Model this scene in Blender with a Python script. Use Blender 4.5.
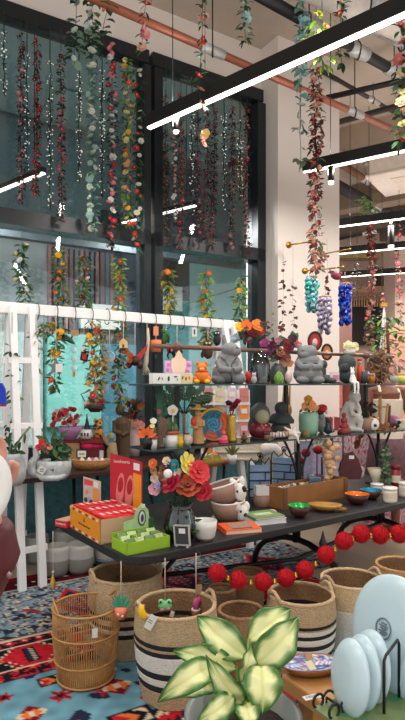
import bpy, math, random
from mathutils import Vector, Matrix, noise
for o in list(bpy.data.objects): bpy.data.objects.remove(o)
SC = bpy.context.scene; COL = SC.collection
# ---------------------------------------------------------------- camera, world, exposure
F, H, CX, HY = 560.0, 1.5, 202.5, 383.0
cd = bpy.data.cameras.new('camera'); cam = bpy.data.objects.new('camera', cd); COL.objects.link(cam)
cam.location = (0, 0, H); cam.rotation_euler = (math.pi/2, 0, 0)
cd.sensor_fit = 'HORIZONTAL'; cd.sensor_width = 36; cd.lens = 36*F/405; cd.shift_y = (HY-360)/405; cd.clip_start = .05; cd.clip_end = 200
SC.camera = cam
w = bpy.data.worlds.new('sky'); SC.world = w; w.use_nodes = True
bg = w.node_tree.nodes['Background']; bg.inputs[0].default_value = (.97, .98, 1.0, 1); bg.inputs[1].default_value = 1.25
SC.view_settings.view_transform = 'Standard'; SC.view_settings.look = 'None'; SC.view_settings.gamma = 1
SC.view_settings.use_curve_mapping = False; SC.view_settings.exposure = -0.3
LAMP_W = 21      # watts per metre of linear lamp
LAMP_E = 5
# ---------------------------------------------------------------- helpers
rnd = random.Random(11)
def at(px, py, Y): return Vector(((px-CX)*Y/F, Y, H-(py-HY)*Y/F))
def on(px, py, z): return at(px, py, (H-z)*F/(py-HY))
def lin(c): return tuple(((x/255)/12.92 if x/255 <= .04045 else ((x/255+.055)/1.055)**2.4) for x in c)
MATS = {}
PAL = dict(white=(232,229,224), cream=(228,214,186), black=(20,20,22), iron=(24,26,28), stone=(122,124,126), dstone=(66,68,72), lstone=(176,176,174),
    red=(196,24,34), dred=(120,14,26), pink=(236,128,140), hotpink=(214,40,84), lpink=(240,190,186), orange=(235,112,32), yellow=(240,186,30), lyellow=(244,226,150),
    blue=(24,64,190), lblue=(150,190,205), teal=(40,150,150), dteal=(30,70,80), green=(52,96,48), dgreen=(28,60,34), lgreen=(120,160,80), lime=(140,190,36), mint=(150,205,175),
    purple=(96,36,90), lilac=(180,160,200), brown=(96,62,42), dbrown=(52,34,28), wood=(150,96,52), lwood=(196,150,100), gold=(190,142,50), copper=(186,104,66),
    terracotta=(176,92,64), straw=(196,160,116), dstraw=(150,112,74), maroon=(88,22,32), skin=(214,160,140), dskin=(112,62,44), grey=(140,140,140), lgrey=(196,196,194),
    dgrey=(58,60,64), peach=(244,170,130), sage=(98,120,84), olive=(110,112,54), aqua=(120,214,204), plum=(70,24,44), card=(178,140,98), navy=(30,40,70))
def mat(c, rough=.6, metal=0., var=.16, scale=14., bump=0., bscale=60., emit=0., trans=0., alpha=1., spec=.5):
    key = (c, rough, metal, var, scale, bump, bscale, emit, trans, alpha, spec)
    if key in MATS: return MATS[key]
    rgb = lin(PAL[c] if isinstance(c, str) else c)
    m = bpy.data.materials.new('mat_%s' % (c if isinstance(c, str) else 'rgb_%d_%d_%d' % c)); m.use_nodes = True
    nt = m.node_tree; b = nt.nodes['Principled BSDF']
    b.inputs['Roughness'].default_value = rough; b.inputs['Metallic'].default_value = metal
    b.inputs['Specular IOR Level'].default_value = spec
    if trans: b.inputs['Transmission Weight'].default_value = trans
    if alpha < 1: b.inputs['Alpha'].default_value = alpha
    tc = nt.nodes.new('ShaderNodeTexCoord'); n = nt.nodes.new('ShaderNodeTexNoise'); n.inputs['Scale'].default_value = scale; n.inputs['Detail'].default_value = 3
    nt.links.new(tc.outputs['Object'], n.inputs['Vector'])
    mx = nt.nodes.new('ShaderNodeMix'); mx.data_type = 'RGBA'
    mx.inputs[6].default_value = tuple(x*(1-var) for x in rgb)+(1,); mx.inputs[7].default_value = tuple(min(1, x*(1+var)) for x in rgb)+(1,)
    nt.links.new(n.outputs['Fac'], mx.inputs[0]); nt.links.new(mx.outputs[2], b.inputs['Base Color'])
    if emit:
        b.inputs['Emission Color'].default_value = rgb+(1,); b.inputs['Emission Strength'].default_value = emit
    if bump:
        n2 = nt.nodes.new('ShaderNodeTexNoise'); n2.inputs['Scale'].default_value = bscale; nt.links.new(tc.outputs['Object'], n2.inputs['Vector'])
        bp = nt.nodes.new('ShaderNodeBump'); bp.inputs['Strength'].default_value = bump; bp.inputs['Distance'].default_value = .01
        nt.links.new(n2.outputs['Fac'], bp.inputs['Height']); nt.links.new(bp.outputs['Normal'], b.inputs['Normal'])
    MATS[key] = m; return m
def colmat(rough=.8, spec=.3):
    key = ('col', rough, spec)
    if key in MATS: return MATS[key]
    m = bpy.data.materials.new('mat_pattern'); m.use_nodes = True; nt = m.node_tree; b = nt.nodes['Principled BSDF']
    b.inputs['Roughness'].default_value = rough; b.inputs['Specular IOR Level'].default_value = spec
    a = nt.nodes.new('ShaderNodeAttribute'); a.attribute_name = 'Col'; nt.links.new(a.outputs['Color'], b.inputs['Base Color'])
    MATS[key] = m; return m
def glassmat(tint=(230,245,245), rough=0., gl=.12):
    key = ('glass', tint, rough, gl)
    if key in MATS: return MATS[key]
    m = bpy.data.materials.new('mat_glass'); m.use_nodes = True; nt = m.node_tree; nt.nodes.remove(nt.nodes['Principled BSDF'])
    t = nt.nodes.new('ShaderNodeBsdfTransparent'); t.inputs[0].default_value = lin(tint)+(1,)
    g = nt.nodes.new('ShaderNodeBsdfGlossy'); g.inputs['Roughness'].default_value = rough
    fr = nt.nodes.new('ShaderNodeFresnel'); fr.inputs[0].default_value = 1.45
    mt = nt.nodes.new('ShaderNodeMath'); mt.operation = 'MULTIPLY_ADD'; mt.inputs[1].default_value = 1.; mt.inputs[2].default_value = gl; nt.links.new(fr.outputs[0], mt.inputs[0])
    x = nt.nodes.new('ShaderNodeMixShader'); nt.links.new(mt.outputs[0], x.inputs[0]); nt.links.new(t.outputs[0], x.inputs[1]); nt.links.new(g.outputs[0], x.inputs[2])
    nt.links.new(x.outputs[0], nt.nodes['Material Output'].inputs[0]); MATS[key] = m; return m
def M_(c):
    """palette word, rgb, ('word', options) or a material"""
    if isinstance(c, bpy.types.Material): return c
    if isinstance(c, tuple) and isinstance(c[-1], dict): return mat(c[0], **c[1])
    return mat(c)
class MB:
    def __init__(s, scale=1.): s.v = []; s.f = []; s.mi = []; s.sm = []; s.col = None; s.s = scale; s.M = None
    def add(s, vs, fs, mi=0, smooth=True, cols=None):
        n = len(s.v)
        for p in vs:
            p = Vector(p)*s.s
            if s.M: p = s.M @ p
            s.v.append(p)
        for f in fs: s.f.append([i+n for i in f]); s.mi.append(mi); s.sm.append(smooth)
        if cols is not None or s.col is not None:
            if s.col is None: s.col = [(1, 1, 1)]*n
            s.col += list(cols) if cols is not None else [(1, 1, 1)]*len(vs)
    def box(s, c, d, rot=0, mi=0, rx=0, ry=0):
        R = Matrix.Rotation(rot, 3, 'Z') @ Matrix.Rotation(rx, 3, 'X') @ Matrix.Rotation(ry, 3, 'Y'); c = Vector(c)
        vs = [c + R @ Vector((x*d[0]/2, y*d[1]/2, z*d[2]/2)) for x in (-1, 1) for y in (-1, 1) for z in (-1, 1)]
        s.add(vs, [(0,1,3,2),(4,6,7,5),(0,4,5,1),(2,3,7,6),(0,2,6,4),(1,5,7,3)], mi, False)
    def blob(s, c, r, n=12, m=8, mi=0, R=None):
        c = Vector(c); vs = []; fs = []
        if not hasattr(r, '__len__'): r = (r, r, r)
        for j in range(1, m):
            a = math.pi*j/m
            for i in range(n):
                p = Vector((r[0]*math.sin(a)*math.cos(2*math.pi*i/n), r[1]*math.sin(a)*math.sin(2*math.pi*i/n), r[2]*math.cos(a)))
                vs.append(c + (R @ p if R else p))
        t = Vector((0, 0, r[2])); vs += [c+(R @ t if R else t), c-(R @ t if R else t)]; T = len(vs)-2
        for j in range(m-2):
            for i in range(n): fs.append((j*n+i, (j+1)*n+i, (j+1)*n+(i+1) % n, j*n+(i+1) % n))
        for i in range(n): fs.append((T, i, (i+1) % n)); fs.append((T+1, (m-2)*n+(i+1) % n, (m-2)*n+i))
        s.add(vs, fs, mi)
    def lathe(s, prof, c=(0,0,0), n=20, mi=0, mif=None, ell=1.):
        c = Vector(c); vs = []; k = len(prof)
        for r, z in prof:
            for i in range(n): vs.append(c+Vector((r*math.cos(2*math.pi*i/n), ell*r*math.sin(2*math.pi*i/n), z)))
        fs = [[(j*n+i, j*n+(i+1) % n, (j+1)*n+(i+1) % n, (j+1)*n+i) for i in range(n)] for j in range(k-1)]
        n0 = len(s.v); s.add(vs, [])
        for j, row in enumerate(fs):
            for f in row: s.f.append([a+n0 for a in f]); s.mi.append(mif(j) if mif else mi); s.sm.append(True)
    def tube(s, pts, r, n=6, mi=0, closed=False):
        pts = [Vector(p) for p in pts]; k = len(pts); rs = r if hasattr(r, '__len__') else [r]*k; vs = []; fs = []
        prev = None
        for i, p in enumerate(pts):
            a = pts[(i-1) % k] if (i or closed) else p; b = pts[(i+1) % k] if (i < k-1 or closed) else p
            d = (b-a); d = d.normalized() if d.length > 1e-9 else Vector((0, 0, 1))
            if prev is None: e = d.orthogonal().normalized()
            else:
                e = prev-d*prev.dot(d); e = e.normalized() if e.length > 1e-6 else d.orthogonal().normalized()
            prev = e; g = d.cross(e)
            for j in range(n): vs.append(p+(e*math.cos(2*math.pi*j/n)+g*math.sin(2*math.pi*j/n))*rs[i])
        for i in range(k if closed else k-1):
            i2 = (i+1) % k
            for j in range(n): fs.append((i*n+j, i*n+(j+1) % n, i2*n+(j+1) % n, i2*n+j))
        if not closed: fs.append(tuple(range(n))[::-1]); fs.append(tuple((k-1)*n+j for j in range(n)))
        s.add(vs, fs, mi)
    def ring(s, c, R, r, ax='Z', n=24, mi=0, ell=1.):
        c = Vector(c); pts = []
        for i in range(n):
            a = 2*math.pi*i/n; x, y = R*math.cos(a), R*ell*math.sin(a)
            pts.append(c+(Vector((x, y, 0)) if ax == 'Z' else Vector((x, 0, y)) if ax == 'Y' else Vector((0, x, y))))
        s.tube(pts, r, 6, mi, True)
    def prism(s, poly, y0, d, mi=0):
        """outline in x,z, extruded along y"""
        n = len(poly); vs = [(x, y0, z) for x, z in poly]+[(x, y0+d, z) for x, z in poly]
        fs = [tuple(range(n)), tuple(range(2*n-1, n-1, -1))]+[(i, i+n, (i+1) % n+n, (i+1) % n) for i in range(n)]
        s.add(vs, fs, mi, False)
    def leaf(s, b, d, L, W, up=(0,0,1), droop=.2, mi=0, fold=.15):
        b = Vector(b); d = Vector(d).normalized(); side = d.cross(Vector(up))
        side = side.normalized() if side.length > 1e-5 else d.orthogonal().normalized(); u = side.cross(d)
        vs = [b]
        for t, w_ in ((.25, .75), (.55, 1.), (.82, .6)):
            c = b+d*L*t-u*(droop*L*t*t)
            vs += [c-side*W*w_/2+u*W*fold, c, c+side*W*w_/2+u*W*fold]
        vs.append(b+d*L-u*droop*L)
        fs = [(0,2,1),(0,3,2),(1,2,5,4),(2,3,6,5),(4,5,8,7),(5,6,9,8),(7,8,10),(8,9,10)]
        s.add(vs, fs, mi)
    def flower(s, c, r, nrm=(0,-1,.3), n=5, mi=0, cmi=None, cup=.35, layers=2):
        c = Vector(c); z = Vector(nrm).normalized(); x = z.orthogonal().normalized(); y = z.cross(x)
        for l in range(layers):
            R = r*(1-.38*l); h = r*.22*l; off = l*math.pi/n
            for i in range(n):
                a = off+2*math.pi*i/n; tw = .06*r; P = lambda rr, aa, hh: c+x*rr*math.cos(aa)+y*rr*math.sin(aa)+z*hh
                da = math.pi/n*1.2; H_ = lambda f, sg: h+cup*R*f+sg*tw
                s.add([c+z*(h-.05*r), P(R*.5, a-da, H_(.3, -1)), P(R*.88, a-da*.85, H_(.62, -1)), P(R, a-da*.3, H_(.72, -.3)), P(R*.97, a, H_(.62, 0)), P(R, a+da*.3, H_(.72, .3)), P(R*.88, a+da*.85, H_(.62, 1)), P(R*.5, a+da, H_(.3, 1)), P(R*.5, a, H_(.22, 0))],
                      [(0,1,8),(1,2,3,8),(3,4,8),(4,5,8),(8,5,6,7),(0,8,7)], mi)
        s.blob(c+z*r*.28, r*.24, 6, 4, mi if cmi is None else cmi)
    def grid(s, fn, nu, nv, cf=None, mi=0, smooth=True):
        vs = [fn(i/nu, j/nv) for j in range(nv+1) for i in range(nu+1)]
        cs = [lin(cf(i/nu, j/nv))for j in range(nv+1) for i in range(nu+1)] if cf else None
        W = nu+1
        s.add(vs, [(j*W+i, j*W+i+1, (j+1)*W+i+1, (j+1)*W+i) for j in range(nv) for i in range(nu)], mi, smooth, cs)
    def mesh(s, name, mats):
        me = bpy.data.meshes.new(name); me.from_pydata([tuple(p) for p in s.v], [], s.f)
        for m in (mats if isinstance(mats, list) else [mats]): me.materials.append(M_(m))
        me.polygons.foreach_set('material_index', s.mi); me.polygons.foreach_set('use_smooth', s.sm)
        if s.col is not None:
            ca = me.color_attributes.new('Col', 'FLOAT_COLOR', 'POINT')
            ca.data.foreach_set('color', [x for c in s.col for x in (c[0], c[1], c[2], 1)])
        me.update(); return me
def tag(o, label, cat, group=None):
    o['label'] = label; o['category'] = cat
    if group: o['group'] = group
    return o
def link(name, me, parent=None, loc=(0,0,0), rz=0):
    o = bpy.data.objects.new(name, me); COL.objects.link(o); o.location = loc; o.rotation_euler = (0, 0, rz)
    if parent: o.parent = parent
    return o
def thing(name, label, cat, loc=(0,0,0), rz=0, group=None): return tag(link(name, None, None, loc, rz), label, cat, group)
def part(name, mb, mats, parent, bevel=0, remesh=0):
    o = link(name, mb.mesh(name, mats), parent); mods(o, bevel, remesh); return o
def single(name, mb, mats, label, cat, loc=(0,0,0), rz=0, group=None, bevel=0, remesh=0):
    o = link(name, mb.mesh(name, mats), None, loc, rz); mods(o, bevel, remesh); return tag(o, label, cat, group)
def mods(o, bevel, remesh):
    if remesh:
        m = o.modifiers.new('join', 'REMESH'); m.mode = 'VOXEL'; m.voxel_size = remesh; m.use_smooth_shade = True
        m = o.modifiers.new('soft', 'SMOOTH'); m.iterations = 4; m.factor = .5
    if bevel:
        m = o.modifiers.new('edge', 'BEVEL'); m.width = bevel; m.segments = 2; m.limit_method = 'ANGLE'
def struct(name, mb, mats, loc=(0,0,0), rz=0, bevel=0):
    o = link(name, mb.mesh(name, mats), None, loc, rz); o['kind'] = 'structure'; mods(o, bevel, 0); return o
def text(body, size, parent, loc, rot, m, name='lettering', align='CENTER'):
    cu = bpy.data.curves.new(name, 'FONT'); cu.body = body; cu.size = size; cu.align_x = align; cu.align_y = 'CENTER'; cu.extrude = .0004; cu.resolution_u = 2
    tmp = bpy.data.objects.new('tmp_text', cu); COL.objects.link(tmp); bpy.context.view_layer.update()
    me = bpy.data.meshes.new_from_object(tmp.evaluated_get(bpy.context.evaluated_depsgraph_get())); bpy.data.objects.remove(tmp); bpy.data.curves.remove(cu)
    me.materials.clear(); me.materials.append(M_(m)); o = link(name, me, parent, loc); o.rotation_euler = rot; return o
# shapes given in sizes of a unit s: x across, z up, y away
def b(x, z, rx, rz, y=0, ry=None, mi=0, rot=0):
    def g(m): m.blob((x, y, z), (rx, rx if ry is None else ry, rz), 14, 9, mi, Matrix.Rotation(math.radians(rot), 3, 'Y') if rot else None)
    return g
def l(prof, x=0, z=0, y=0, n=18, mi=0, ell=1.): return lambda m: m.lathe(prof, (x, y, z), n, mi, None, ell)
def t(pts, r, n=6, mi=0): return lambda m: m.tube([(p[0], p[2] if len(p) > 2 else 0, p[1]) for p in pts], r, n, mi)
def k(x, z, sx, sz, y=0, sy=None, rot=0, rz=0, rx=0, mi=0): return lambda m: m.box((x, y, z), (sx, sx if sy is None else sy, sz), math.radians(rz), mi, math.radians(rx), math.radians(rot))
def p(poly, y=0, d=1, mi=0): return lambda m: m.prism(poly, y, d, mi)
def fl(x, z, r, y=0, n=5, mi=0, nrm=None, cmi=None):
    return lambda m: m.flower((x, y, z), r, nrm or (rnd.uniform(-.6, .6), -1, rnd.uniform(0, .9)), n, mi, cmi)
def lf(x, z, ang, L, W, y=0, dy=0., mi=0, droop=.2):
    a = math.radians(ang)
    return lambda m: m.leaf((x, y, z), (math.cos(a), dy, math.sin(a)), L, W, (0, -1, .25), droop, mi)
def rg(x, z, R, r, y=0, ax='Y', mi=0, ell=1.): return lambda m: m.ring((x, y, z), R, r, ax, 22, mi, ell)
def bowl(R, h, th=1., foot=.4): return [(0, 0), (R*foot, 0), (R*foot*1.1, h*.06), (R*.8, h*.45), (R, h), (R-th, h), (R*.74, h*.5), (R*.4, h*.16), (0, h*.12)]
def cup(r0, r1, h, th=1.): return [(0, 0), (r0, 0), (r1, h), (r1-th, h), (r0-th, th), (0, th)]
def leaves(n, x, z, rx, rz, L, W, mi=0, ry=None, up=0):
    def g(m):
        for _ in range(n):
            a, q, e = rnd.uniform(0, 6.28), math.sqrt(rnd.random()), rnd.uniform(0, 6.28)
            c = (x+rx*q*math.cos(a), (rx if ry is None else ry)*rnd.uniform(-.8, .8), z+rz*q*math.sin(a))
            m.leaf(c, (math.cos(e), rnd.uniform(-1, .6), math.sin(e)+up), L*rnd.uniform(.7, 1.2), W*rnd.uniform(.7, 1.2), (rnd.uniform(-.3, .3), -1, .5), .25, mi)
    return g
def fig(name, label, cat, px, py, Y, parts, group=None, rz=0):
    """parts: (name, material, [shapes]) or with a parent part's name and/or a remesh size in units"""
    s = Y/F; loc = at(px, py, Y)
    def mk(sh):
        m = MB(s)
        for g in sh: g(m)
        return m
    if len(parts) == 1:
        q = parts[0]; rm = next((x for x in q[3:] if isinstance(x, (int, float))), 0)
        return single(name, mk(q[2]), q[1], label, cat, loc, math.radians(rz), group, 0, rm*s)
    root = thing(name, label, cat, loc, math.radians(rz), group); made = {}
    for q in parts:
        rm = next((x for x in q[3:] if isinstance(x, (int, float))), 0); pa = next((x for x in q[3:] if isinstance(x, str) and x in made), None)
        o = part(q[0], mk(q[2]), q[1], made[pa] if pa else root, 0, rm*s); made.setdefault(q[0], o)
        lb = next((x[1:] for x in q[3:] if isinstance(x, str) and x.startswith('=')), None)
        if lb: o['label'] = lb
    return root
FLM = {}
def flower_mesh(c, cc='lyellow'):
    key = (c, cc)
    if key not in FLM:
        m = MB(); m.flower((0, 0, 0), 1., (0, -1, .35), 6, 0, 1, .4, 3); FLM[key] = m.mesh('flower', [c, cc])
    return FLM[key]
def put_flower(parent, loc, r, c, cc='lyellow', name='flower'):
    o = link(name, flower_mesh(c, cc), parent, loc); o.scale = (r, r, r); o.rotation_euler = (rnd.uniform(-.5, .5), rnd.uniform(-.6, .6), rnd.uniform(-1., 1.)); return o
def garland(label, px, y0, y1, Y, cols, leafc, wpx=4, fpx=3, step=8, leafpx=5, dens=1.6, top=None, group=None, cat='garland', swing=1.5, name='flower_garland', cc='lyellow', lw=.6, fmax=60, sr=None):
    """a strand hanging from z=top (or its own top) down to y1"""
    s = Y/F; A = at(px, y0, Y); zb = at(px, y1, Y).z; L = A.z-zb; R = random.Random(px*7+y1)
    root = thing(name, label, cat, A, 0, group)
    sw = lambda h: Vector((math.sin(h*5/max(L, .3)+px)*swing*s*h/L, math.cos(h*4+px)*swing*s*h/L, -h))
    st = MB(); n = 14; pts = [sw(L*i/n) for i in range(n+1)]
    if top: pts = [Vector((0, 0, top-A.z))]+pts
    st.tube(pts, sr or .22*s+.0005, 5); part('stem', st, 'dgreen', root)
    lv = MB(); nl = int(L/s/leafpx*dens*2)
    for i in range(nl):
        h = L*R.random(); a = R.uniform(0, 6.28); d = Vector((math.cos(a), math.sin(a), R.uniform(-.9, .5)))
        c = sw(h)+Vector((math.cos(a), math.sin(a), 0))*wpx*s*R.uniform(.05, .6)
        lv.leaf(c, d, leafpx*s*R.uniform(.8, 1.3), leafpx*s*lw*R.uniform(.8, 1.2), (R.uniform(-.5, .5), -.7, .8), .3, R.randrange(2) if isinstance(leafc, list) else 0)
    part('leaves', lv, leafc, root)
    nf = min(fmax, int(L/s/step))
    for i in range(nf):
        h = L*(i+R.uniform(.1, .9))/nf; a = R.uniform(3.3, 6.1); c = sw(h)+Vector((math.cos(a), math.sin(a), 0))*wpx*s*R.uniform(.3, .8)
        put_flower(root, c, fpx*s*R.uniform(.75, 1.2), cols[R.randrange(len(cols))], cc)
    return root
# ---------------------------------------------------------------- the setting
WA = math.radians(32); W0 = Vector((-1.736, 4.8, 0)); DW = Vector((math.cos(WA), math.sin(WA), 0)); NW = Vector((math.sin(WA), -math.cos(WA), 0))
def wl(u, n, z): return W0+DW*u+NW*n+Vector((0, 0, z))
def YW(px, n=0): tt = (px-CX)/F; m = math.tan(WA); A = W0+NW*n; return (A.y-m*A.x)/(1-m*tt)
def uw(px, n=0): Y = YW(px, n); return (Vector(((px-CX)*Y/F, Y, 0))-W0-NW*n).dot(DW)
def wbox(m, u0, u1, n0, n1, z0, z1, mi=0): m.box(((u0+u1)/2, -(n0+n1)/2, (z0+z1)/2), (u1-u0, abs(n1-n0), z1-z0), 0, mi)
CEIL = 5.25
m = MB(); m.box((3, 7.5, -.05), (22, 24, .1)); struct('floor', m, mat((176, 160, 138), .35, var=.06, scale=2))
m = MB(); m.box((3, 7.5, CEIL+.1), (22, 24, .2)); struct('ceiling', m, mat((188, 176, 162), .85, var=.25, scale=1.6, bump=.4, bscale=9))
WALLM = mat((240, 230, 222), .7, var=.03, scale=3)
m = MB(); wbox(m, -3.5, 2.84, 0, -.3, 4.76, CEIL); struct('wall_above_window', m, WALLM, W0, WA)
m = MB(); wbox(m, 2.84, 3.70, 0, -.3, 0, CEIL); struct('wall_window_side', m, WALLM, W0, WA)
m = MB(); wbox(m, -3.5, 2.84, .02, -.28, 0, .86); struct('wall_below_window', m, mat((74, 122, 128), .8, var=.6, scale=26, bump=.6, bscale=40), W0, WA)
FRM = mat((30, 36, 42), .35, var=.1)
for i, (u0, u1) in enumerate(((-3.4, 1.40), (1.44, 2.84))):
    fr = MB(); a, e = .09, -.10
    wbox(fr, u0, u1, a-.04, e, 4.64, 4.77); wbox(fr, u0, u1, a, e, .84, .94); wbox(fr, u0, u1, a, e, 2.85, 2.985)
    if i == 0: wbox(fr, u1-.07, u1, a, e, .9, 4.6); wbox(fr, u0, u0+.1, a, e, .9, 4.6)
    else: wbox(fr, u0, u0+.09, a, e, .9, 4.6); wbox(fr, u1-.13, u1, a, e, .9, 4.6)
    r = struct('window_%d' % (i+1), fr, FRM, W0, WA)
    g = MB(); wbox(g, u0+.05, u1-.05, -.01, -.025, .9, 4.65); part('pane', g, glassmat((232, 238, 240), 0, .035), r)
m = MB(); wbox(m, -3.4, 2.84, .16, -.02, .82, .86); struct('trim_1', m, FRM, W0, WA)
m = MB(); wbox(m, 2.82, 3.74, .30, -.1, 0, CEIL); struct('pillar', m, WALLM, W0, WA)
qa, qb = wl(3.72, -.1, 0), wl(6.05, -2.75, 0); qd = qb-qa
m = MB(); m.box((0, 0, CEIL/2), (qd.length, .1, CEIL)); struct('wall_return', m, WALLM, (qa+qb)/2, math.atan2(qd.y, qd.x))
# beyond the glass: the building across the passage
def YF(px, n): return YW(px, n)
def facade(name, rows, n):
    for (x0, x1, y0, y1, c, d) in rows:
        q = MB(); u0, u1 = uw(x0, -n), uw(x1, -n); Y = YF((x0+x1)/2, -n)
        z1, z0 = H-(y0-HY)*Y/F, H-(y1-HY)*Y/F
        wbox(q, u0, u1, -n+d, -n-.1, max(z0, 0), z1); struct(name, q, mat(c, .55, var=.22, scale=1.3), W0, WA)
q = MB(); wbox(q, -7, 5.95, -2.7, -2.9, 0, 9); struct('facade_wall', q, mat((132, 164, 174), .6, var=.2, scale=.8), W0, WA)
facade('facade_panel', [(-60, 46, 235, 330, (156, 168, 172), .06), (100, 148, 215, 345, (50, 74, 96), .08), (-60, 42, 330, 470, (196, 218, 220), .05),
    (44, 97, 335, 425, (132, 206, 198), .16), (97, 150, 345, 470, (76, 136, 160), .10), (44, 97, 425, 470, (96,150,160), .10),
    (150, 166, 60, 235, (120, 128, 104), .06), (167, 181, 60, 235, (112,142,148), .1), (181, 202, 60, 235, (110,108,126), .08), (203, 226, 60, 235, (122,150,156), .12), (228, 275, 60, 235, (142,176,178), .06),
    (150, 186, 255, 300, (52, 58, 56), .1), (186, 275, 255, 470, (146,196,200), .12), (150, 186, 300, 470, (96,156,164), .08), (76, 116, 306, 330, (226, 236, 230), .2), (156, 176, 288, 312, (206, 222, 216), .2)], 2.6)
q = MB()
for i in range(13):
    u = uw(46, -2.6)+i*.075
    wbox(q, u, u+.045, -2.50, -2.6, 2.1, 3.35, i % 3)
struct('facade_slats', q, [mat((150,106,112)), mat((116,90,100)), mat((90,112,126))], W0, WA)
q = MB()   # canopy over the passage, in square plates
for i in range(10):
    for j in range(2): wbox(q, -6+i*1.0, -5.02+i*1.0, -.55-j*1.0, -1.52-j*1.0, 5.0+.02*((i+j) % 2), 5.08)
struct('canopy_ceiling', q, mat((150,180,186), .4, var=.2, scale=1), W0, WA)
q = MB(); wbox(q, -6, 4.6, -1.5, -1.62, 3.15, 3.38); struct('canopy_beam', q, mat((44, 58, 66), .5), W0, WA)
# far end of the shop
FW = 13.2
q = MB(); q.box((3.5, FW, CEIL/2+.02), (13, .2, CEIL-.1)); struct('wall_far', q, mat((216, 186, 172), .7, var=.08))
def fbox(name, x0, x1, y0, y1, Y, d, c, **kw):
    A, B = at(x0, y1, Y), at(x1, y0, Y); q = MB(); q.box(((A.x+B.x)/2, Y+d/2, (A.z+B.z)/2), (B.x-A.x, d, B.z-A.z)); return struct(name, q, mat(c, **kw))
fbox('opening_far', 336, 402, 300, 345, 12.9, .2, (26, 22, 24))
fbox('beam_far', 336, 440, 286, 292, 12.2, .5, (206, 176, 150)); fbox('trim_2', 336, 380, 253, 258, 12.6, .3, (200, 178, 120))
q = MB()
for i in range(16):
    A = at(352+i*2.6, 305, 12.7); q.box((A.x, 12.75, A.z+.22), (.022, .05, .50))
struct('trim_3', q, mat((226, 190, 150)))
q = MB()
for i in range(14): A = at(377+i*2., 287, 12.5); q.box((A.x, 12.6, A.z+.2), (.03, .06, .5), 0, 0)
struct('trim_4', q, mat((110, 78, 66)))
fbox('pillar_far', 395, 412, 236, 440, 11.4, .7, (222, 196, 184))
fbox('partition_far', 338, 352, 282, 440, 9.5, .2, (150, 112, 104)); fbox('partition_pink', 388, 470, 326, 430, 8.4, .15, (232, 176, 150), var=.06)
# ---------------------------------------------------------------- rugs
def rugmesh(name, label, O, ang, u0, u1, v0, v1, st, cf, z):
    a = math.radians(ang); e1 = Vector((math.cos(a), math.sin(a), 0)); e2 = Vector((math.sin(a), -math.cos(a), 0)); m = MB()
    nu, nv = int((u1-u0)/st), int((v1-v0)/st)
    fn = lambda i, j: Vector(O)+e1*(u0+(u1-u0)*i)+e2*(v0+(v1-v0)*j)+Vector((0, 0, z))
    m.grid(fn, nu, nv, lambda i, j: cf(u0+(u1-u0)*i, v0+(v1-v0)*j), 0, False)
    # woven edge with thickness
    c = [fn(0, 0), fn(1, 0), fn(1, 1), fn(0, 1)]; dn = Vector((0, 0, -z+.001)); ec = lin((70, 30, 34))
    for i in range(4): m.add([c[i], c[(i+1) % 4], c[(i+1) % 4]+dn, c[i]+dn], [(0, 1, 2, 3)], 0, False, [ec]*4)
    return single(name, m, colmat(.95, .1), label, 'rug')
def nz(u, v, s, o=0): return noise.noise((u*s+o, v*s-o, o*1.7))
BLK, NAV, RED, DRD, CRM, LBL, ORG = (26, 24, 32), (34, 42, 66), (190, 34, 48), (120, 20, 34), (214, 196, 170), (104, 150, 168), (220, 116, 60)
def floral(u, v, bgc, c1, c2, per=.09):
    a, c = u/per % 1-.5, v/per % 1-.5; r = math.hypot(a, c); th = math.atan2(c, a)
    if r < .13: return c2
    if r < .30+.12*math.cos(5*th): return c1
    if nz(u, v, 28, 3) > .22: return c1
    return bgc
MOT = [(i_*.21-.75+.05*((i_*7) % 3), .56+.19*((i_*5) % 4)+.03*(i_ % 2), .058+.012*(i_ % 3), (i_*2) % 3) for i_ in range(14)]+[(.10, 1.02, .085, 0), (-.02, .80, .07, 1), (.14, .72, .06, 0), (.34, .78, .06, 0), (.03, 1.2, .12, 2), (.36, 1.06, .10, 2), (.42, .62, .05, 1), (-.25, .95, .09, 2), (.25, 1.28, .07, 0), (.72, .62, .07, 0), (1.25, .75, .09, 2), (1.6, .9, .1, 0), (-.4, .62, .07, 0), (.95, .64, .06, 1), (-.1, .60, .05, 0)]
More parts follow.
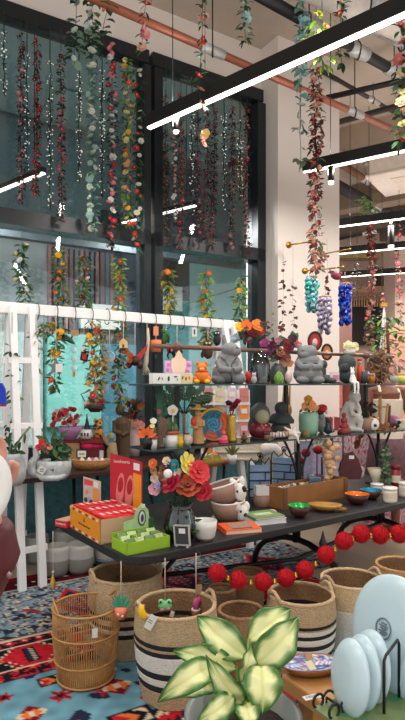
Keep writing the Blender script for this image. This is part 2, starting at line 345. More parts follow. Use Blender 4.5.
def rug_teal(u, v):
    if v < .015: return CRM
    if v < .095: return floral(u, v+.0, BLK, RED, CRM, .085)
    if v < .105: return CRM
    if v < .355:
        w_ = (v-.105)/.25; x = (u+.05) % .34-.17; q = abs(w_-.5)*2
        st = .158-.05*int(q*4)/4*2.0
        tooth = .018*(int(abs(w_*16)) % 2)
        if abs(x) < .022 and q < .62: return NAV if (int(v*180)+int(u*160)) % 4 else CRM
        if abs(x) < .032 and q < .68: return BLK
        if abs(x) < st+tooth-.012: return RED if nz(u, v, 60) < .34 else DRD
        if abs(x) < st+tooth: return CRM if q > .1 else ORG
        return BLK if q < .9 else (30, 30, 40)
    if v < .365: return CRM
    if v < .455: return floral(u+.04, v+.035, BLK, RED, ORG, .09)
    if v < .47: return NAV
    du, dv = abs(u-.86), abs(v-1.22); d = du*.9+dv
    stp = d+.04*(int(u*22) % 2)
    if stp < .52:
        if stp > .48: return BLK
        if stp > .455: return CRM
        if stp > .40: return RED
        if stp > .375: return BLK
        return floral(u, v, RED, NAV, CRM, .16)
    for mu, mv, r, kd in MOT:
        a, c = (u-mu)/r, (v-mv)/r
        if kd == 0 and a*a+c*c < 1:
            rr = math.hypot(a, c); th = math.atan2(c, a)
            if rr < .75+.25*math.cos(6*th): return (RED if (int(th*2+9) % 2) else DRD) if rr > .3 else BLK
        if kd == 1 and abs(a)+abs(c)*.9 < 1.: return ORG if abs(a)+abs(c) < .75 and abs(a) > .2 else (CRM if abs(c) < .3 else DRD)
        if kd == 2 and abs(a) < 1 and abs(c) < .62:
            if abs(a) > .85 or abs(c) > .5: return BLK
            return [CRM, RED, ORG, BLK][int((a+1)*2.2+abs(c)*2.5) % 4]
    if nz(u, v, 9, 7) > .42: return NAV
    q = nz(u, v, 16, 2)
    return tuple(int(x*(1+.18*q)) for x in LBL)
rugmesh('patterned_rug', 'light blue rug with red and black border, under the cane basket', (-1.168, 3.23, 0), 31, -.9, 2.3, 0, 1.75, .0115, rug_teal, .003)
def rug_grey(u, v):
    if v < -.80:
        if v < -.98: return DRD
        return floral(u, v, (92, 14, 28), (40, 20, 34), CRM, .12)
    if v < -.785: return CRM
    a = abs(nz(u, v, 15, 1)); c = abs(nz(u+5, v, 20, 4)); e = nz(u, v, 12, 9)
    x = (u+.62) % .8-.4; y = v+.36
    if abs(x)+abs(y)*.6 < .17:
        d = abs(x)+abs(y)*.6
        return RED if d > .135 else NAV if d > .1 else floral(u, v, (150, 60, 70), NAV, CRM, .05)
    if a < .06: return NAV
    if c < .06: return CRM
    if e > .42: return (150, 56, 66)
    if e < -.35: return (40, 46, 62)
    return (126, 146, 158) if nz(u, v, 20) < .2 else (84, 104, 122)
rugmesh('patterned_rug', 'grey blue ornate rug with dark red edge, running under the black table', (-1.168, 3.23, 0), 31, -.9, 2.7, -1.06, -.02, .0125, rug_grey, .003)
def rug_pink(u, v):
    q = nz(u, v, 6, 3); r = nz(u, v, 14, 5)
    if abs(q) < .05: return (96, 60, 66)
    if abs(r) < .07: return (226, 206, 188)
    if q > .3: return (196, 92, 84)
    return (206, 128, 116) if r > 0 else (184, 96, 92)
rugmesh('patterned_rug', 'faded pinkish red rug on the far floor beyond the table', (2.2, 6.2, 0), 31, -.45, 3.0, -1.0, 1.15, .03, rug_pink, .003)
# ---------------------------------------------------------------- lamps and ceiling services
def linear_lamp(label, A, B, top=None, wdt=.045, hgt=.10, watts=None):
    A, B = Vector(A), Vector(B); d = B-A; L = d.length; rz = math.atan2(d.y, d.x); c = (A+B)/2
    r = thing('linear_lamp', label, 'ceiling lamp', c, rz, 'linear ceiling lamps')
    q = MB(); q.box((0, 0, hgt/2), (L, wdt, hgt)); part('housing', q, ('black', dict(rough=.5)), r, .004)
    q = MB(); q.box((0, 0, -.006), (L-.02, wdt*.82, .012)); part('diffuser', q, mat((255, 246, 232), emit=LAMP_E), r)
    for sx in (-.38, .38):
        q = MB(); q.tube([(L*sx, 0, hgt), (L*sx, 0, (top or CEIL)-c.z-.02)], .004, 5); part('suspension_wire', q, 'iron', r)
    la = bpy.data.lights.new('lamp_light', 'AREA'); la.shape = 'RECTANGLE'; la.size = L; la.size_y = wdt; la.energy = LAMP_W*L if watts is None else watts; la.color = (1, .95, .88)
    lo = bpy.data.objects.new('lamp_light', la); COL.objects.link(lo); lo.parent = r; lo.location = (0, 0, -.02)
    if not top:
        q = MB(); q.box((0, 0, hgt-.003), (L-.02, wdt*.7, .008)); part('added_up_glow', q, mat((255, 246, 232), emit=LAMP_E*.5), r)  # glowing strip added on top for the extra uplight, no real diffuser
        la = bpy.data.lights.new('added_uplight', 'AREA'); la.shape = 'RECTANGLE'; la.size = L; la.size_y = wdt; la.energy = LAMP_W*L*.22; la.color = (1, .96, .92)  # added fill pointing up, brightens the ceiling and upper walls
        lo = bpy.data.objects.new('added_uplight', la); COL.objects.link(lo); lo.parent = r; lo.location = (0, 0, hgt+.02); lo.rotation_euler = (math.pi, 0, 0)
    return r
P1, P2 = at(148, 126, 4.39), at(408, 14, 3.02); dd = (P2-P1); dd.z = 0
linear_lamp('long black linear lamp hanging closest, crossing above the window corner', (P1.x, P1.y, 3.5), (P1.x+dd.x*1.1, P1.y+dd.y*1.1, 3.5))
P1, P2 = at(303, 172, 5.31), at(408, 149, 4.8)
linear_lamp('black linear lamp whose end stands out before the white pillar', (P1.x, P1.y, 3.5), (P1.x+1.9, P1.y-1.2, 3.5))
linear_lamp('black linear lamp third in the row, just behind the pillar edge', (1.55, 7.25, 3.5), (4.2, 5.9, 3.5))
linear_lamp('black linear lamp fourth in the row, above the far red vine', (1.9, 8.75, 3.5), (5.0, 7.4, 3.5))
linear_lamp('distant black linear lamp lowest in view under the grey soffit', (2.4, 10.6, 3.5), (6.4, 9.2, 3.5))
linear_lamp('long linear lamp of the same row over the customers\' aisle', (-2.3, 3.1, 3.5), (-.7, 1.4, 3.5))
linear_lamp('long linear lamp of the row nearest the shop front', (-1.3, 0.3, 3.5), (.3, -1.4, 3.5))
linear_lamp('long linear lamp of the row by the plate table', (1.7, 1.6, 3.5), (3.3, .3, 3.5))
def pt_out(px, py): Y = 2*F/(HY-py); return at(px, py, Y)
for (lb, A, B) in (('added white linear lamp outdoors, standing in for a lamp reflection in the wider window', (-2, 191), (62, 165)), ('added white linear lamp outdoors, standing in for a lamp reflection in the narrow window', (150, 216), (213, 201))):
    A, B = pt_out(*A), pt_out(*B); A.z = B.z = 3.5; linear_lamp(lb, A+(A-B)*.5, B+(A-B)*.25, 5.0, .05, .05, 150)  # added lamps outdoors imitate reflections in the glass and brighten the facade
def spot(label, px, py0, py1, Y):
    s = Y/F; A = at(px, py1, Y); h = (py1-py0)*s
    r = thing('spot_lamp', label, 'spotlight', A, 0, 'black tube spotlights')
    q = MB(); q.lathe([(0, h*.15), (3.2*s, h*.15), (3.2*s, h), (0, h)], n=14); part('barrel', q, ('black', dict(rough=.4)), r)
    q = MB(); q.lathe([(0, 0), (2.4*s, 0), (2.9*s, h*.16), (0, h*.16)], n=12); part('lens', q, mat((255, 244, 226), emit=6), r)
    q = MB(); q.tube([(0, 0, h), (0, 0, max(h+.01, 3.5-.012-A.z))], 1.2*s, 6); part('stalk', q, 'iron', r)
spot('black tube spotlight under the closest linear lamp', 176, 119, 133, 4.2)
spot('black tube spotlight under the lamp before the pillar', 331, 167, 184, 5.14)
spot('black tube spotlight beneath the third linear lamp', 391, 226, 249, 6.88)
def pipe(name, label, cat, pts, r, m, clamps=(), cm='lgrey', cl=.12):
    A = Vector(pts[0]); rt = thing(name, label, cat, A); q = MB(); q.tube([Vector(x)-A for x in pts], r, 12); part('pipe', q, m, rt)
    d = (Vector(pts[-1])-A); L = d.length; d.normalize()
    for f in clamps:
        q = MB(); q.tube([d*(L*f-cl), d*(L*f+cl)], r*1.25, 12); part('sleeve', q, (cm, dict(rough=.4, metal=.3)), rt)
        q = MB(); c = d*L*f; q.tube([c+Vector((0, 0, r)), Vector((c.x, c.y, CEIL-A.z-.02))], .006, 5); q.ring(c, r*1.5, .008, 'X', 14); part('hanger', q, 'iron', rt)
COP = mat((168, 100, 76), .4, .3, .15)
e = Vector((math.cos(math.radians(36)), math.sin(math.radians(36)), 0)); A = at(280, 80, 5.25)
pipe('copper_pipe', 'long copper pipe crossing in front of the white pillar', 'pipe', [A-e*3.6, A+e*4.2], .033, COP, (.36, .60))
def pl(x0, y0, Y0, x1, y1, ext=0.):
    """level pipe seen from (x0,y0) at depth Y0 to (x1,y1)"""
    A = at(x0, y0, Y0); Y1 = (A.z-H)*F/(HY-y1); B = at(x1, y1, Y1); d = B-A; return [A-d*ext, B+d*ext]
pipe('black_pipe', 'black ceiling pipe with silver sleeves near the ceiling', 'pipe', pl(268, 0, 4.6, 403, 76, .25), .05, ('iron', dict(rough=.5)), (.34, .58, .78))
pipe('air_duct', 'wide pale round air duct along the ceiling', 'duct', pl(352, 2, 4.7, 404, 26, .8), .13, mat((214, 204, 196), .5, .1), (.4, .7), 'lgrey', .03)
pipe('steel_conduit', 'thin grey steel conduit beside the wide air duct', 'pipe', pl(330, 10, 5.2, 404, 48, .5), .022, mat((168, 160, 152), .4, .4), (.5,))
pipe('steel_conduit', 'thin conduit under the concrete beyond the black pipe', 'pipe', pl(338, 80, 6.5, 404, 118, .2), .025, mat((60, 52, 48), .5), (.5,))
pipe('steel_conduit', 'grey conduit over the ceiling cassette', 'pipe', pl(338, 150, 8., 404, 178, .2), .03, mat((130, 118, 108), .5), (.4,))
pipe('copper_pipe', 'far brown copper pipe beyond the pillar, above the cassette', 'pipe', pl(338, 162, 9., 404, 204, .2), .06, mat((128, 88, 66), .5, .2), (.4,))
pipe('cable_tray', 'dark cable tray below the copper pipe', 'tray', pl(338, 186, 9.6, 404, 222, .2), .1, mat((52, 46, 44), .7), (.5,))
pipe('ceiling_rail', 'thin black rail hanging under the far lamps', 'rail', pl(338, 239, 9.4, 405, 226, .2), .025, 'black', (.5,))
pipe('ceiling_rail', 'thin black rail between the white pillar and copper pipe', 'rail', pl(339, 95, 6.0, 405, 80, .2), .03, 'black', ())
pipe('ceiling_rail', 'dark rail crossing beyond the copper pipe', 'rail', pl(339, 122, 6.8, 405, 104, .2), .035, mat((50, 44, 42)), ())
for i, (y, c) in enumerate(((1.5, (176, 160, 144)), (5.9, (164, 146, 130)), (8.8, (140, 122, 108)), (10.8, (130, 112, 100)), (12.2, (130, 112, 100)))):
    q = MB(); q.box((4, y+1.2, CEIL-.22), (12, .34, .44), math.radians(-34)) if i else q.box((4.2, 3.2, CEIL-.2), (9, .3, .4), math.radians(32))
    struct('beam_ceiling', q, mat(c, .85, var=.25, scale=3))
# air conditioning cassette
A = at(400, 182, 8.3); r = thing('ceiling_cassette', 'white square air conditioning cassette hanging at the ceiling', 'air conditioner', A, math.radians(-34))
q = MB(); q.box((.28, 0, .16), (1.2, .95, .3)); part('housing', q, mat((212, 200, 188), .6), r, .03)
q = MB(); q.box((.28, 0, 0), (1.28, 1.02, .035)); part('panel', q, mat((214, 204, 194), .5), r, .012)
q = MB(); q.box((.28, 0, -.02), (.7, .55, .02)); part('grille', q, mat((206, 192, 178), .5), r)
for sx in (-.2, .76):
    q = MB(); q.tube([(sx, 0, .3), (sx, 0, CEIL-A.z-.02)], .012, 5); part('hanger', q, 'iron', r)
# ---------------------------------------------------------------- big furniture
def ST(py): return (H-.62)*F/(py-HY)                       # depth of a point on the black table
def SS(px, off=.1): tt = (px-CX)/F; return (3.582+off*1.238)/(1-.73*tt)   # depth along the glass shelves
TE = Vector((.809, .588, 0)); TBk = Vector((-.588, .809, 0)); TC = Vector((-.36, 2.78, 0.0)); TA = math.atan2(.588, .809)
t_ = thing('display_table', 'long black table with rounded corners on curved iron legs', 'table', TC, TA)
q = MB(); LN, DP, RC = 3.1, 1.05, .16; out = []
for (x, y, a0) in ((RC, RC, 180), (LN-RC, RC, 270), (LN-RC, DP-RC, 0), (RC, DP-RC, 90)):
    out += [(x+RC*math.cos(math.radians(a0+i*15)), y+RC*math.sin(math.radians(a0+i*15))) for i in range(7)]
n = len(out); q.add([(x, y, .575) for x, y in out]+[(x, y, .62) for x, y in out], [tuple(range(n))[::-1], tuple(range(n, 2*n))]+[(i, (i+1) % n, (i+1) % n+n, i+n) for i in range(n)], 0, False)
part('tabletop', q, mat((36, 36, 39), .5, var=.3, scale=9, bump=.3, bscale=60), t_, .006)
IR = ('iron', dict(rough=.45))
for u in (.40, 1.72, 2.75):
    q = MB(); q.tube([(u, DP*.52, .30), (u, DP*.52, .575)], .032, 10); part('leg', q, IR, t_)
    q = MB(); pts = []
    for i in range(13): a = math.pi*i/12; pts.append((u, DP*.52+.48*math.cos(a), .022+.30*math.sin(a)))
    q.tube(pts, .024, 8); part('foot', q, IR, t_)
    q = MB(); q.box((u, DP*.52, .565), (.10, .86, .02)); part('cross_bar', q, IR, t_)
q = MB(); q.tube([(.40, DP*.52, .30), (1.72, DP*.52, .17), (2.75, DP*.52, .30)], .016, 8); part('stretcher', q, IR, t_)
q = MB(); q.tube([(.85, DP*.52, .56), (.40, DP*.52, .2)], .014, 8); part('brace', q, IR, t_)
# glass shelf rack standing on the table
u0 = (at(152, 0, SS(152, 0))-TC).dot(TE); v0 = (at(300, 0, SS(300, 0))-TC).dot(TBk)-.01
def tl(u, v, z): return TC+TE*u+TBk*v+Vector((0, 0, z))
def tu(px, off=.0): q = at(px, HY, SS(px, off)); return (q-TC).dot(TE)
sh = thing('glass_shelf_rack', 'two tier glass shelf rack on black iron posts above the table', 'shelf', TC, TA)
SL = LN-.05
GL = mat((42, 62, 60), .12, var=.1, spec=.7)
for z in (1.095, 1.495):
    q = MB(); q.box(((u0+SL)/2, v0+.15, z-.006), (SL-u0, .30, .012)); part('glass_shelf', q, GL, sh, .003)
posts = [tu(187, .15), tu(297, .15), tu(377, .15)]
for u in posts:
    q = MB(); q.box((u, v0+.28, 1.29), (.026, .026, .40)); part('post', q, IR, sh)
    q = MB(); q.box((u, v0+.15, .80), (.03, .03, .345)); q.tube([(u, v0+.15, .66), (u, v0+.15, 1.084)], .014, 8); part('lower_post', q, IR, sh)
    for sx in (-1, 1):
        q = MB(); q.tube([(u+sx*(.015+.15*(i/8)**1.8), v0+.14, .72+.36*i/8) for i in range(9)], .010, 6); part('bracket', q, IR, sh)
    q = MB(); q.box((u, v0+.15, .626), (.10, .2, .012)); part('base_plate', q, IR, sh)
for z in (1.102, 1.502):
    pass
q = MB(); ra, rb = at(150, 340, SS(165, .26)), at(398, 352, SS(390, .26))
ua, ub = (ra-TC).dot(TE), (rb-TC).dot(TE)
q.tube([(ua, v0+.28, 1.745), (ub, v0+.28, 1.745)], .016, 10); part('hanging_rod', q, mat((128, 96, 82), .4, .3), sh)
for u in posts:
    q = MB(); q.tube([(u, v0+.28, 1.49), (u, v0+.28, 1.745)], .012, 8); q.blob((u, v0+.28, 1.745), .034, 12, 8); part('rod_post', q, mat((116, 84, 74), .45, .2), sh)
# white trestle (A-frame) with a dark plank
WH = mat((250, 250, 250), .5, var=.04)
A0 = at(11, 306, 4.26); A1 = at(232, 324, 5.5); bz = 2.07
ad = Vector((A1.x-A0.x, A1.y-A0.y, 0)); AL = ad.length; aa = math.atan2(ad.y, ad.x)
tr = thing('trestle_rack', 'white wooden A frame rack with long top beam and dark plank', 'rack', (A0.x, A0.y, 0), aa)
q = MB(); q.box((AL/2-.35, 0, bz), (AL+.72, .05, .085)); part('top_beam', q, WH, tr, .005)
for (u, nm) in ((.0, 1), (.15, 1), (AL-.12, 2), (AL+.0, 2)):
    for sg in (-1, 1):
        q = MB(); y1 = sg*(.27 if nm == 1 else .42); p0, p1 = Vector((u, sg*.03, bz+.02)), Vector((u, y1, 0))
        d = p1-p0; q.box((p0+p1)/2, (.055, .05, d.length), 0, 0, math.atan2(-d.y, d.z)+math.pi if False else -math.atan2(d.y, d.z)+math.pi, 0); part('leg', q, WH, tr, .004)
for u in (.075,):
    for z in (.28, 1.18, 1.67):
        for sg in (-1, 1):
            w_ = (.27 if u < 1 else .42); y = sg*(.03+(w_-.03)*(1-z/bz)); q = MB(); q.box((u, y, z), (.24 if u < 1 else .2, .03, .045)); part('rung', q, WH, tr, .003)
PB = mat((58, 38, 34), .45, var=.3, scale=8)
q = MB(); q.box((AL/2-.35, .02, .792), (AL+1.0, .62, .036)); part('plank', q, PB, tr, .004)
for u in (.6, 1.35, AL-.28):
    q = MB(); q.tube([(u, -.24, .775), (u, -.22, .45), (u, -.05, .18), (u, .0, .16)], .014, 6); q.tube([(u, .24, .775), (u, .22, .45), (u, .05, .18), (u, 0, .16)], .014, 6); q.tube([(u, 0, .16), (u, 0, 0)], .014, 6); part('bracket', q, IR, tr)
for i in range(15):
    q = MB(); q.ring((.2+i*.15, 0, bz-.01), .055, .0035, 'X', 12, 0, 1.25); part('hook', q, 'iron', tr)
# ---------------------------------------------------------------- baskets on the floor
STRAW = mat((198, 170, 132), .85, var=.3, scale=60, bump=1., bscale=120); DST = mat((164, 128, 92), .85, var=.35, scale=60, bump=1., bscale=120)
BKS = mat((34, 32, 34), .85, var=.2, scale=60, bump=.8, bscale=120); WHS = mat((232, 226, 216), .85, var=.12, scale=60, bump=.8, bscale=120)
def basket(label, px, Y, d, h, bands, base=STRAW, handles=True, z=.004, name='woven_basket', low=.84, lean=1.04, inner=False):
    """bands: (from, to, material index 1 black, 2 white) as shares of the height"""
    P = at(px, HY, Y); r = thing(name, label, 'basket', (P.x, P.y, z), math.radians(25)); R = d/2; n = 30
    def sec(z0, z1):
        pr = []; rows = max(2, int((z1-z0)*h/.011))
        for i in range(rows*2+1):
            f = z0+(z1-z0)*i/(rows*2); rr = R*(low+(lean-low)*math.sin(min(1, f*1.35)*math.pi/2)-(.05 if f > .8 else 0)*(f-.8)*5)
            pr.append((rr+(.0035 if i % 2 else 0), f*h))
        return pr
    cuts = sorted({0., 1.}|{x for b_ in bands for x in b_[:2]})
    for z0, z1 in zip(cuts, cuts[1:]):
        mi = next((b_[2] for b_ in bands if b_[0] <= z0+1e-6 < b_[1]), 0); pr = sec(z0, z1)
        q = MB(); q.lathe([(x*.985-.006, y) for x, y in pr[::-1]] + pr if False else pr, n=n)
        if mi == 0 and z0 == 0:
            q = MB(); q.lathe([(0, .002), (pr[0][0], .002)]+pr, n=n)
        nm = ('side', 'black_stripe', 'white_stripe')[mi]; part(nm, q, (base, BKS, WHS)[mi], r)
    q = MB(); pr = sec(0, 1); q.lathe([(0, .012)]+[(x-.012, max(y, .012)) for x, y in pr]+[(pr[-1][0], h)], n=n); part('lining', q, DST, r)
    if inner:
        q = MB(); i0 = int(len(pr)*.70); q.lathe([(x-.0135, y) for x, y in pr[i0:i0+5]], n=n); part('inner_stripe', q, BKS, r)
    q = MB(); q.ring((0, 0, h), pr[-1][0]-.004, .011, 'Z', 30); part('rim', q, base, r)
    if handles:
        for a in (0, math.pi):
            q = MB(); c = pr[-1][0]; pts = [(math.cos(a+x)*c, math.sin(a+x)*c, h-.01+.05*math.cos(x/.35*math.pi/2)) for x in (-.35, -.22, -.08, .08, .22, .35)]
            q.tube(pts, .010, 7); part('handle', q, base, r)
    return r
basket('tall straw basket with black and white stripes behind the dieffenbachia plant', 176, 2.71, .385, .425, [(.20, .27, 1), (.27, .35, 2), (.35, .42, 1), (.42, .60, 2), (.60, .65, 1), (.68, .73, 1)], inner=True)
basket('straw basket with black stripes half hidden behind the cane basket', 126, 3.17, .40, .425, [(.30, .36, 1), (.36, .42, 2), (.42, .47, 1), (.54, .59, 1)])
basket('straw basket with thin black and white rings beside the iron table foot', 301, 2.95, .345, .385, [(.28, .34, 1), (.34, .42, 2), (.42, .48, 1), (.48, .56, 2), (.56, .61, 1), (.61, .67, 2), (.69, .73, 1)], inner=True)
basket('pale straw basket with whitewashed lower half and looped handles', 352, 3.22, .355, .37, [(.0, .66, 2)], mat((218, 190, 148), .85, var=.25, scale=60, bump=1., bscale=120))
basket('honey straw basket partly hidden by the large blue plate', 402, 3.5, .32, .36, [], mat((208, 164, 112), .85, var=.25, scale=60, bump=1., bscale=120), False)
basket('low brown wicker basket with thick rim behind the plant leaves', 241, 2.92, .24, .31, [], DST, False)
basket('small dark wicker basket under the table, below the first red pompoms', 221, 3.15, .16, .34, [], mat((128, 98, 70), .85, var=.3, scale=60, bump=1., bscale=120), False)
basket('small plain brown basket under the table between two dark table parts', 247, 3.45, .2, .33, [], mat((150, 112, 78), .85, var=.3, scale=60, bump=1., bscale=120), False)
# round cane basket of upright sticks
P = at(86, HY, 2.85); r = thing('cane_basket', 'open round cane basket of upright sticks standing on the patterned rug', 'basket', (P.x, P.y, .004)); CH, CR = .355, .160
CANE = mat((186, 138, 82), .55, var=.3, scale=30); cr = lambda f: CR*(.86+.17*math.sin(min(1, f*1.1)*math.pi*.62))
for i in range(84):
    a = 2*math.pi*i/84; q = MB(); q.tube([(cr(f)*math.cos(a), cr(f)*math.sin(a), .01+CH*f) for f in (0, .2, .4, .6, .8, 1.)], .0026, 4); part('cane_stick', q, CANE, r)
for f in (.0, .28, .66, 1.):
    q = MB(); q.ring((0, 0, .01+CH*f), cr(f)+.003, .006 if f in (0., 1.) else .0045, 'Z', 36); part('hoop', q, CANE, r)
q = MB(); q.lathe([(0, .004), (cr(0), .004), (cr(0), .014), (0, .014)], n=30); part('base', q, CANE, r)
for a in (.4, 3.5):
    q = MB(); q.tube([(cr(1)*math.cos(a+x), cr(1)*math.sin(a+x), CH+.012+.05*math.cos(x/.5*math.pi/2)) for x in (-.5, -.35, -.18, 0, .18, .35, .5)], .005, 6); part('handle', q, CANE, r)
q = MB(); q.box((cr(.9)*math.cos(-1.1), -.004+cr(.9)*math.sin(-1.1), .29), (.026, .002, .045), .4); part('price_tag', q, 'white', r)
# pots under the trestle
POTG = (mat((196, 194, 188), .6, var=.08), mat((150, 148, 142), .6, var=.1))
def floorpot(label, px, py, d, h, mats=POTG, split=.55, dz=0):
    Y = H*F/(py-HY); P = at(px, HY, Y); r = thing('plant_pot', label, 'plant pot', (P.x, P.y, .004), 0, 'pots under the white rack'); R = d/2
    pr = [(0, 0), (R*.72, 0), (R*.92, h*.15), (R, h*.4), (R, split*h)]; q = MB(); q.lathe(pr, n=26); part('lower_glaze', q, mats[1], r)
    q = MB(); q.lathe([(R, split*h), (R*.97, h*.85), (R*.93, h), (R*.86, h), (R*.88, h*.5), (0, h*.3)], n=26); part('upper_glaze', q, mats[0], r)
floorpot('round grey two tone pot nearest the white rack leg', 57, 575, .20, .23)
floorpot('round grey two tone pot standing nearest the cardboard candy box', 80, 572, .215, .225)
floorpot('pale grey pot at the rear, behind the two round ones', 67, 558, .22, .24)
floorpot('pot with pale top and slate blue base below the candy box', 107, 567, .20, .22, (mat((178, 174, 166), .6), mat((92, 108, 124), .6)), .3)
floorpot('grey pot in the shade behind the white rack leg', 37, 562, .2, .22)
# red pompom string along the table front
pp = [(217, 573), (238, 580), (263, 582), (286, 578), (305, 570), (326, 555), (344, 541), (361, 534), (380, 535), (399, 534)]
def PD(px): return 2.80+.0030*(px-217)
ps = [at(x, y, PD(x)+.0) for x, y in pp]; q = MB(); c0 = ps[0]; root = thing('pompom_string', 'string of fluffy red pompoms with brass bells along the table front', 'pompom garland', c0)
an = at(196, 549, ST(549)-.02)
q.tube([an-c0]+[x-c0 for x in ps]+[at(425, 520, PD(420))-c0], .003, 5); part('cord', q, 'dgreen', root)
def pompom_mesh():
    m = MB(); R_ = random.Random(3); m.blob((0, 0, 0), .84, 14, 10)
    for i in range(900):
        v = Vector((R_.gauss(0, 1), R_.gauss(0, 1), R_.gauss(0, 1))).normalized(); e = v.orthogonal().normalized()*.055; f = v.cross(e)
        m.add([v*.7+e, v*.7-e*.5+f, v*.7-e*.5-f, v*R_.uniform(.90, 1.04)], [(0, 1, 3), (1, 2, 3), (2, 0, 3)], 0, False)
    return m.mesh('pompom', mat((186, 8, 28), .95, var=.2))
pm = pompom_mesh()
for i, x in enumerate(ps):
    o = link('pompom', pm, root, x-c0); rr = 9.9*PD(pp[i][0])/F; o.scale = (rr, rr, rr)
    if i < len(ps)-1:
        y = (x+ps[i+1])/2-c0+Vector((0, 0, -.012)); q = MB(); q.lathe([(.002, .022), (.008, .016), (.013, 0), (.016, -.004), (0, -.004)], y, 10); q.blob(y+Vector((0, 0, -.007)), .005, 6, 4); part('bell', q, ('gold', dict(rough=.3, metal=.8)), root)
# ---------------------------------------------------------------- plant, plates and the near table
NZ = .74; Na = math.radians(31); NA = Vector((.205, 1.462, 0))
nt = thing('wooden_table', 'light wooden plank table carrying the plates and platter', 'table', NA, Na)
WT = mat((198, 140, 82), .45, var=.22, scale=4)
q = MB(); q.box((.55, -.40, NZ-.02), (1.1, .8, .04)); part('tabletop', q, WT, nt, .006)
for x, y in ((.06, -.06), (1.04, -.06), (.06, -.74), (1.04, -.74)):
    q = MB(); q.box((x, y, (NZ-.04)/2), (.06, .06, NZ-.04)); part('leg', q, WT, nt, .004)
q = MB(); q.box((.55, -.045, NZ-.085), (.98, .025, .09)); part('apron', q, WT, nt)
def leafcol(u, v):
    e = abs(u-.5)*2; n_ = noise.noise((u*5, v*5, 2)); n2 = noise.noise((u*26, v*9, 6))
    e2 = max(e, v*v*.98)+n_*.16+n2*.10
    if abs(u-.5) < .03: return (222, 226, 150)
    f = min(1, max(0, (e2-.52)/.28)); A, B = (240, 242, 178), (66, 116, 50)
    return tuple(int(A[i]*(1-f)+B[i]*f) for i in range(3))
PY = 1.36
def plant_leaf(root, O, b_, t_, wpx, Yb, Yt, bow=.02, roll=0., heart=0, cf=leafcol, roll2=0.):
    A, B = at(b_[0], b_[1], Yb), at(t_[0], t_[1], Yt); d = B-A; L = d.length; d.normalize()
    view = Vector((0, -1, .35)); side = d.cross(view).normalized(); side = Matrix.Rotation(roll, 3, d) @ side; up = side.cross(d); W = wpx*(Yb+Yt)/2/F
    def fn(u, v):
        wv = (math.sin(math.pi*min(1, v*.98+.02)**.80)**.85) if not heart else (math.sin(math.pi*(v*.82+.16)))**.8*(1 if v < .98 else .3)
        if v > .999: wv = 0.02
        x = (u-.5)*W*wv; return A+d*L*v+side*x+up*(bow*math.sin(math.pi*v)+abs(x)*.28-bow*.6*v*v+.006*math.sin(v*16+u*5)*abs(u-.5)*2)-O
    m = MB(); m.grid(fn, 12, 18, cf); o = part('leaf', m, colmat(.35, .5), root)
    so = o.modifiers.new('thick', 'SOLIDIFY'); so.thickness = .0012; return A-O
PO = at(243, HY, PY); PO.z = 0; pz = .70
pt = thing('dieffenbachia_plant', 'potted plant with big cream yellow leaves edged in green', 'plant', PO)
q = MB(); R0 = .135
q.lathe([(0, 0), (.10, 0), (.112, .02), (R0, pz-.03), (R0+.008, pz-.03), (R0+.008, pz), (R0-.006, pz), (R0-.012, pz-.05), (0, pz-.05)], n=36); part('pot', q, mat((128, 134, 132), .35, var=.1), pt)
q = MB(); q.blob((0, 0, pz-.05), (R0-.014, R0-.014, .025), 20, 8); part('soil', q, mat((40, 30, 26), .95, bump=.6), pt)
LV = [((246, 657), (196, 616), 33, 1.36, 1.42, .02, 0), ((256, 664), (299, 618), 37, 1.33, 1.36, .02, .15), ((249, 640), (291, 608), 30, 1.44, 1.5, .01, -.35),
      ((236, 668), (173, 650), 26, 1.36, 1.38, .03, .2), ((216, 664), (158, 700), 29, 1.34, 1.28, .045, .25), ((243, 702), (207, 659), 27, 1.33, 1.29, .02, -.25),
      ((240, 682), (252, 643), 19, 1.31, 1.33, .01, .5), ((222, 681), (176, 696), 22, 1.36, 1.33, .02, .45), ((233, 697), (197, 724), 25, 1.30, 1.25, .02, .1),
      ((246, 704), (252, 730), 26, 1.28, 1.22, .015, 0), ((262, 668), (284, 655), 17, 1.37, 1.41, .01, .3)]
for i, a in enumerate(LV):
    A = plant_leaf(pt, PO, *a[:7]); q = MB(); q.tube([A+Vector((0, 0, .004)), A*.5+Vector((0, .01, (pz)*.5-.01)), Vector((A.x*.15, A.y*.15+.01, pz-.04))], [.0035, .005, .006], 6); part('stalk', q, mat((120, 150, 70), .5), pt)
A = plant_leaf(pt, PO, (261, 666), (263, 713), 40, 1.31, 1.25, .02, 0, 1); q = MB(); q.tube([A, Vector((A.x*.3, A.y*.3, pz-.04))], .005, 6); part('stalk', q, mat((120, 150, 70), .5), pt)
# blue plates in a black wire rack
LBP = mat((198, 222, 232), .28, var=.03, scale=3)
def plate(label, px, py, Y, R, yaw, lean, stamp=False):
    c = at(px, py, Y); r = thing('plate', label, 'plate', c, math.radians(yaw), 'pale blue plates in the wire rack')
    Lm = Matrix.Translation((0, 0, 0)) @ Matrix.Rotation(math.radians(90+lean), 4, 'X')
    q = MB(); q.M = Lm; q.lathe([(0, 0), (R*.55, .002), (R*.8, -.004), (R*.97, -.016), (R, -.020), (R, -.026), (R*.95, -.026), (R*.78, -.014), (R*.5, -.009), (0, -.010)], n=48); part('dish', q, LBP, r)
    if stamp:
        q = MB(); q.M = Lm; o_ = Vector((-R*.06, R*.07, .0034)); gm = mat((112, 126, 138), .5)
        q.ring(o_, R*.17, .0017, 'Z', 28)
        for i in range(5): q.box(o_+Vector((0, (i-2)*R*.045, 0)), (R*(.20 if i % 2 else .14), R*.022, .0016))
        part('maker_stamp', q, gm, r)
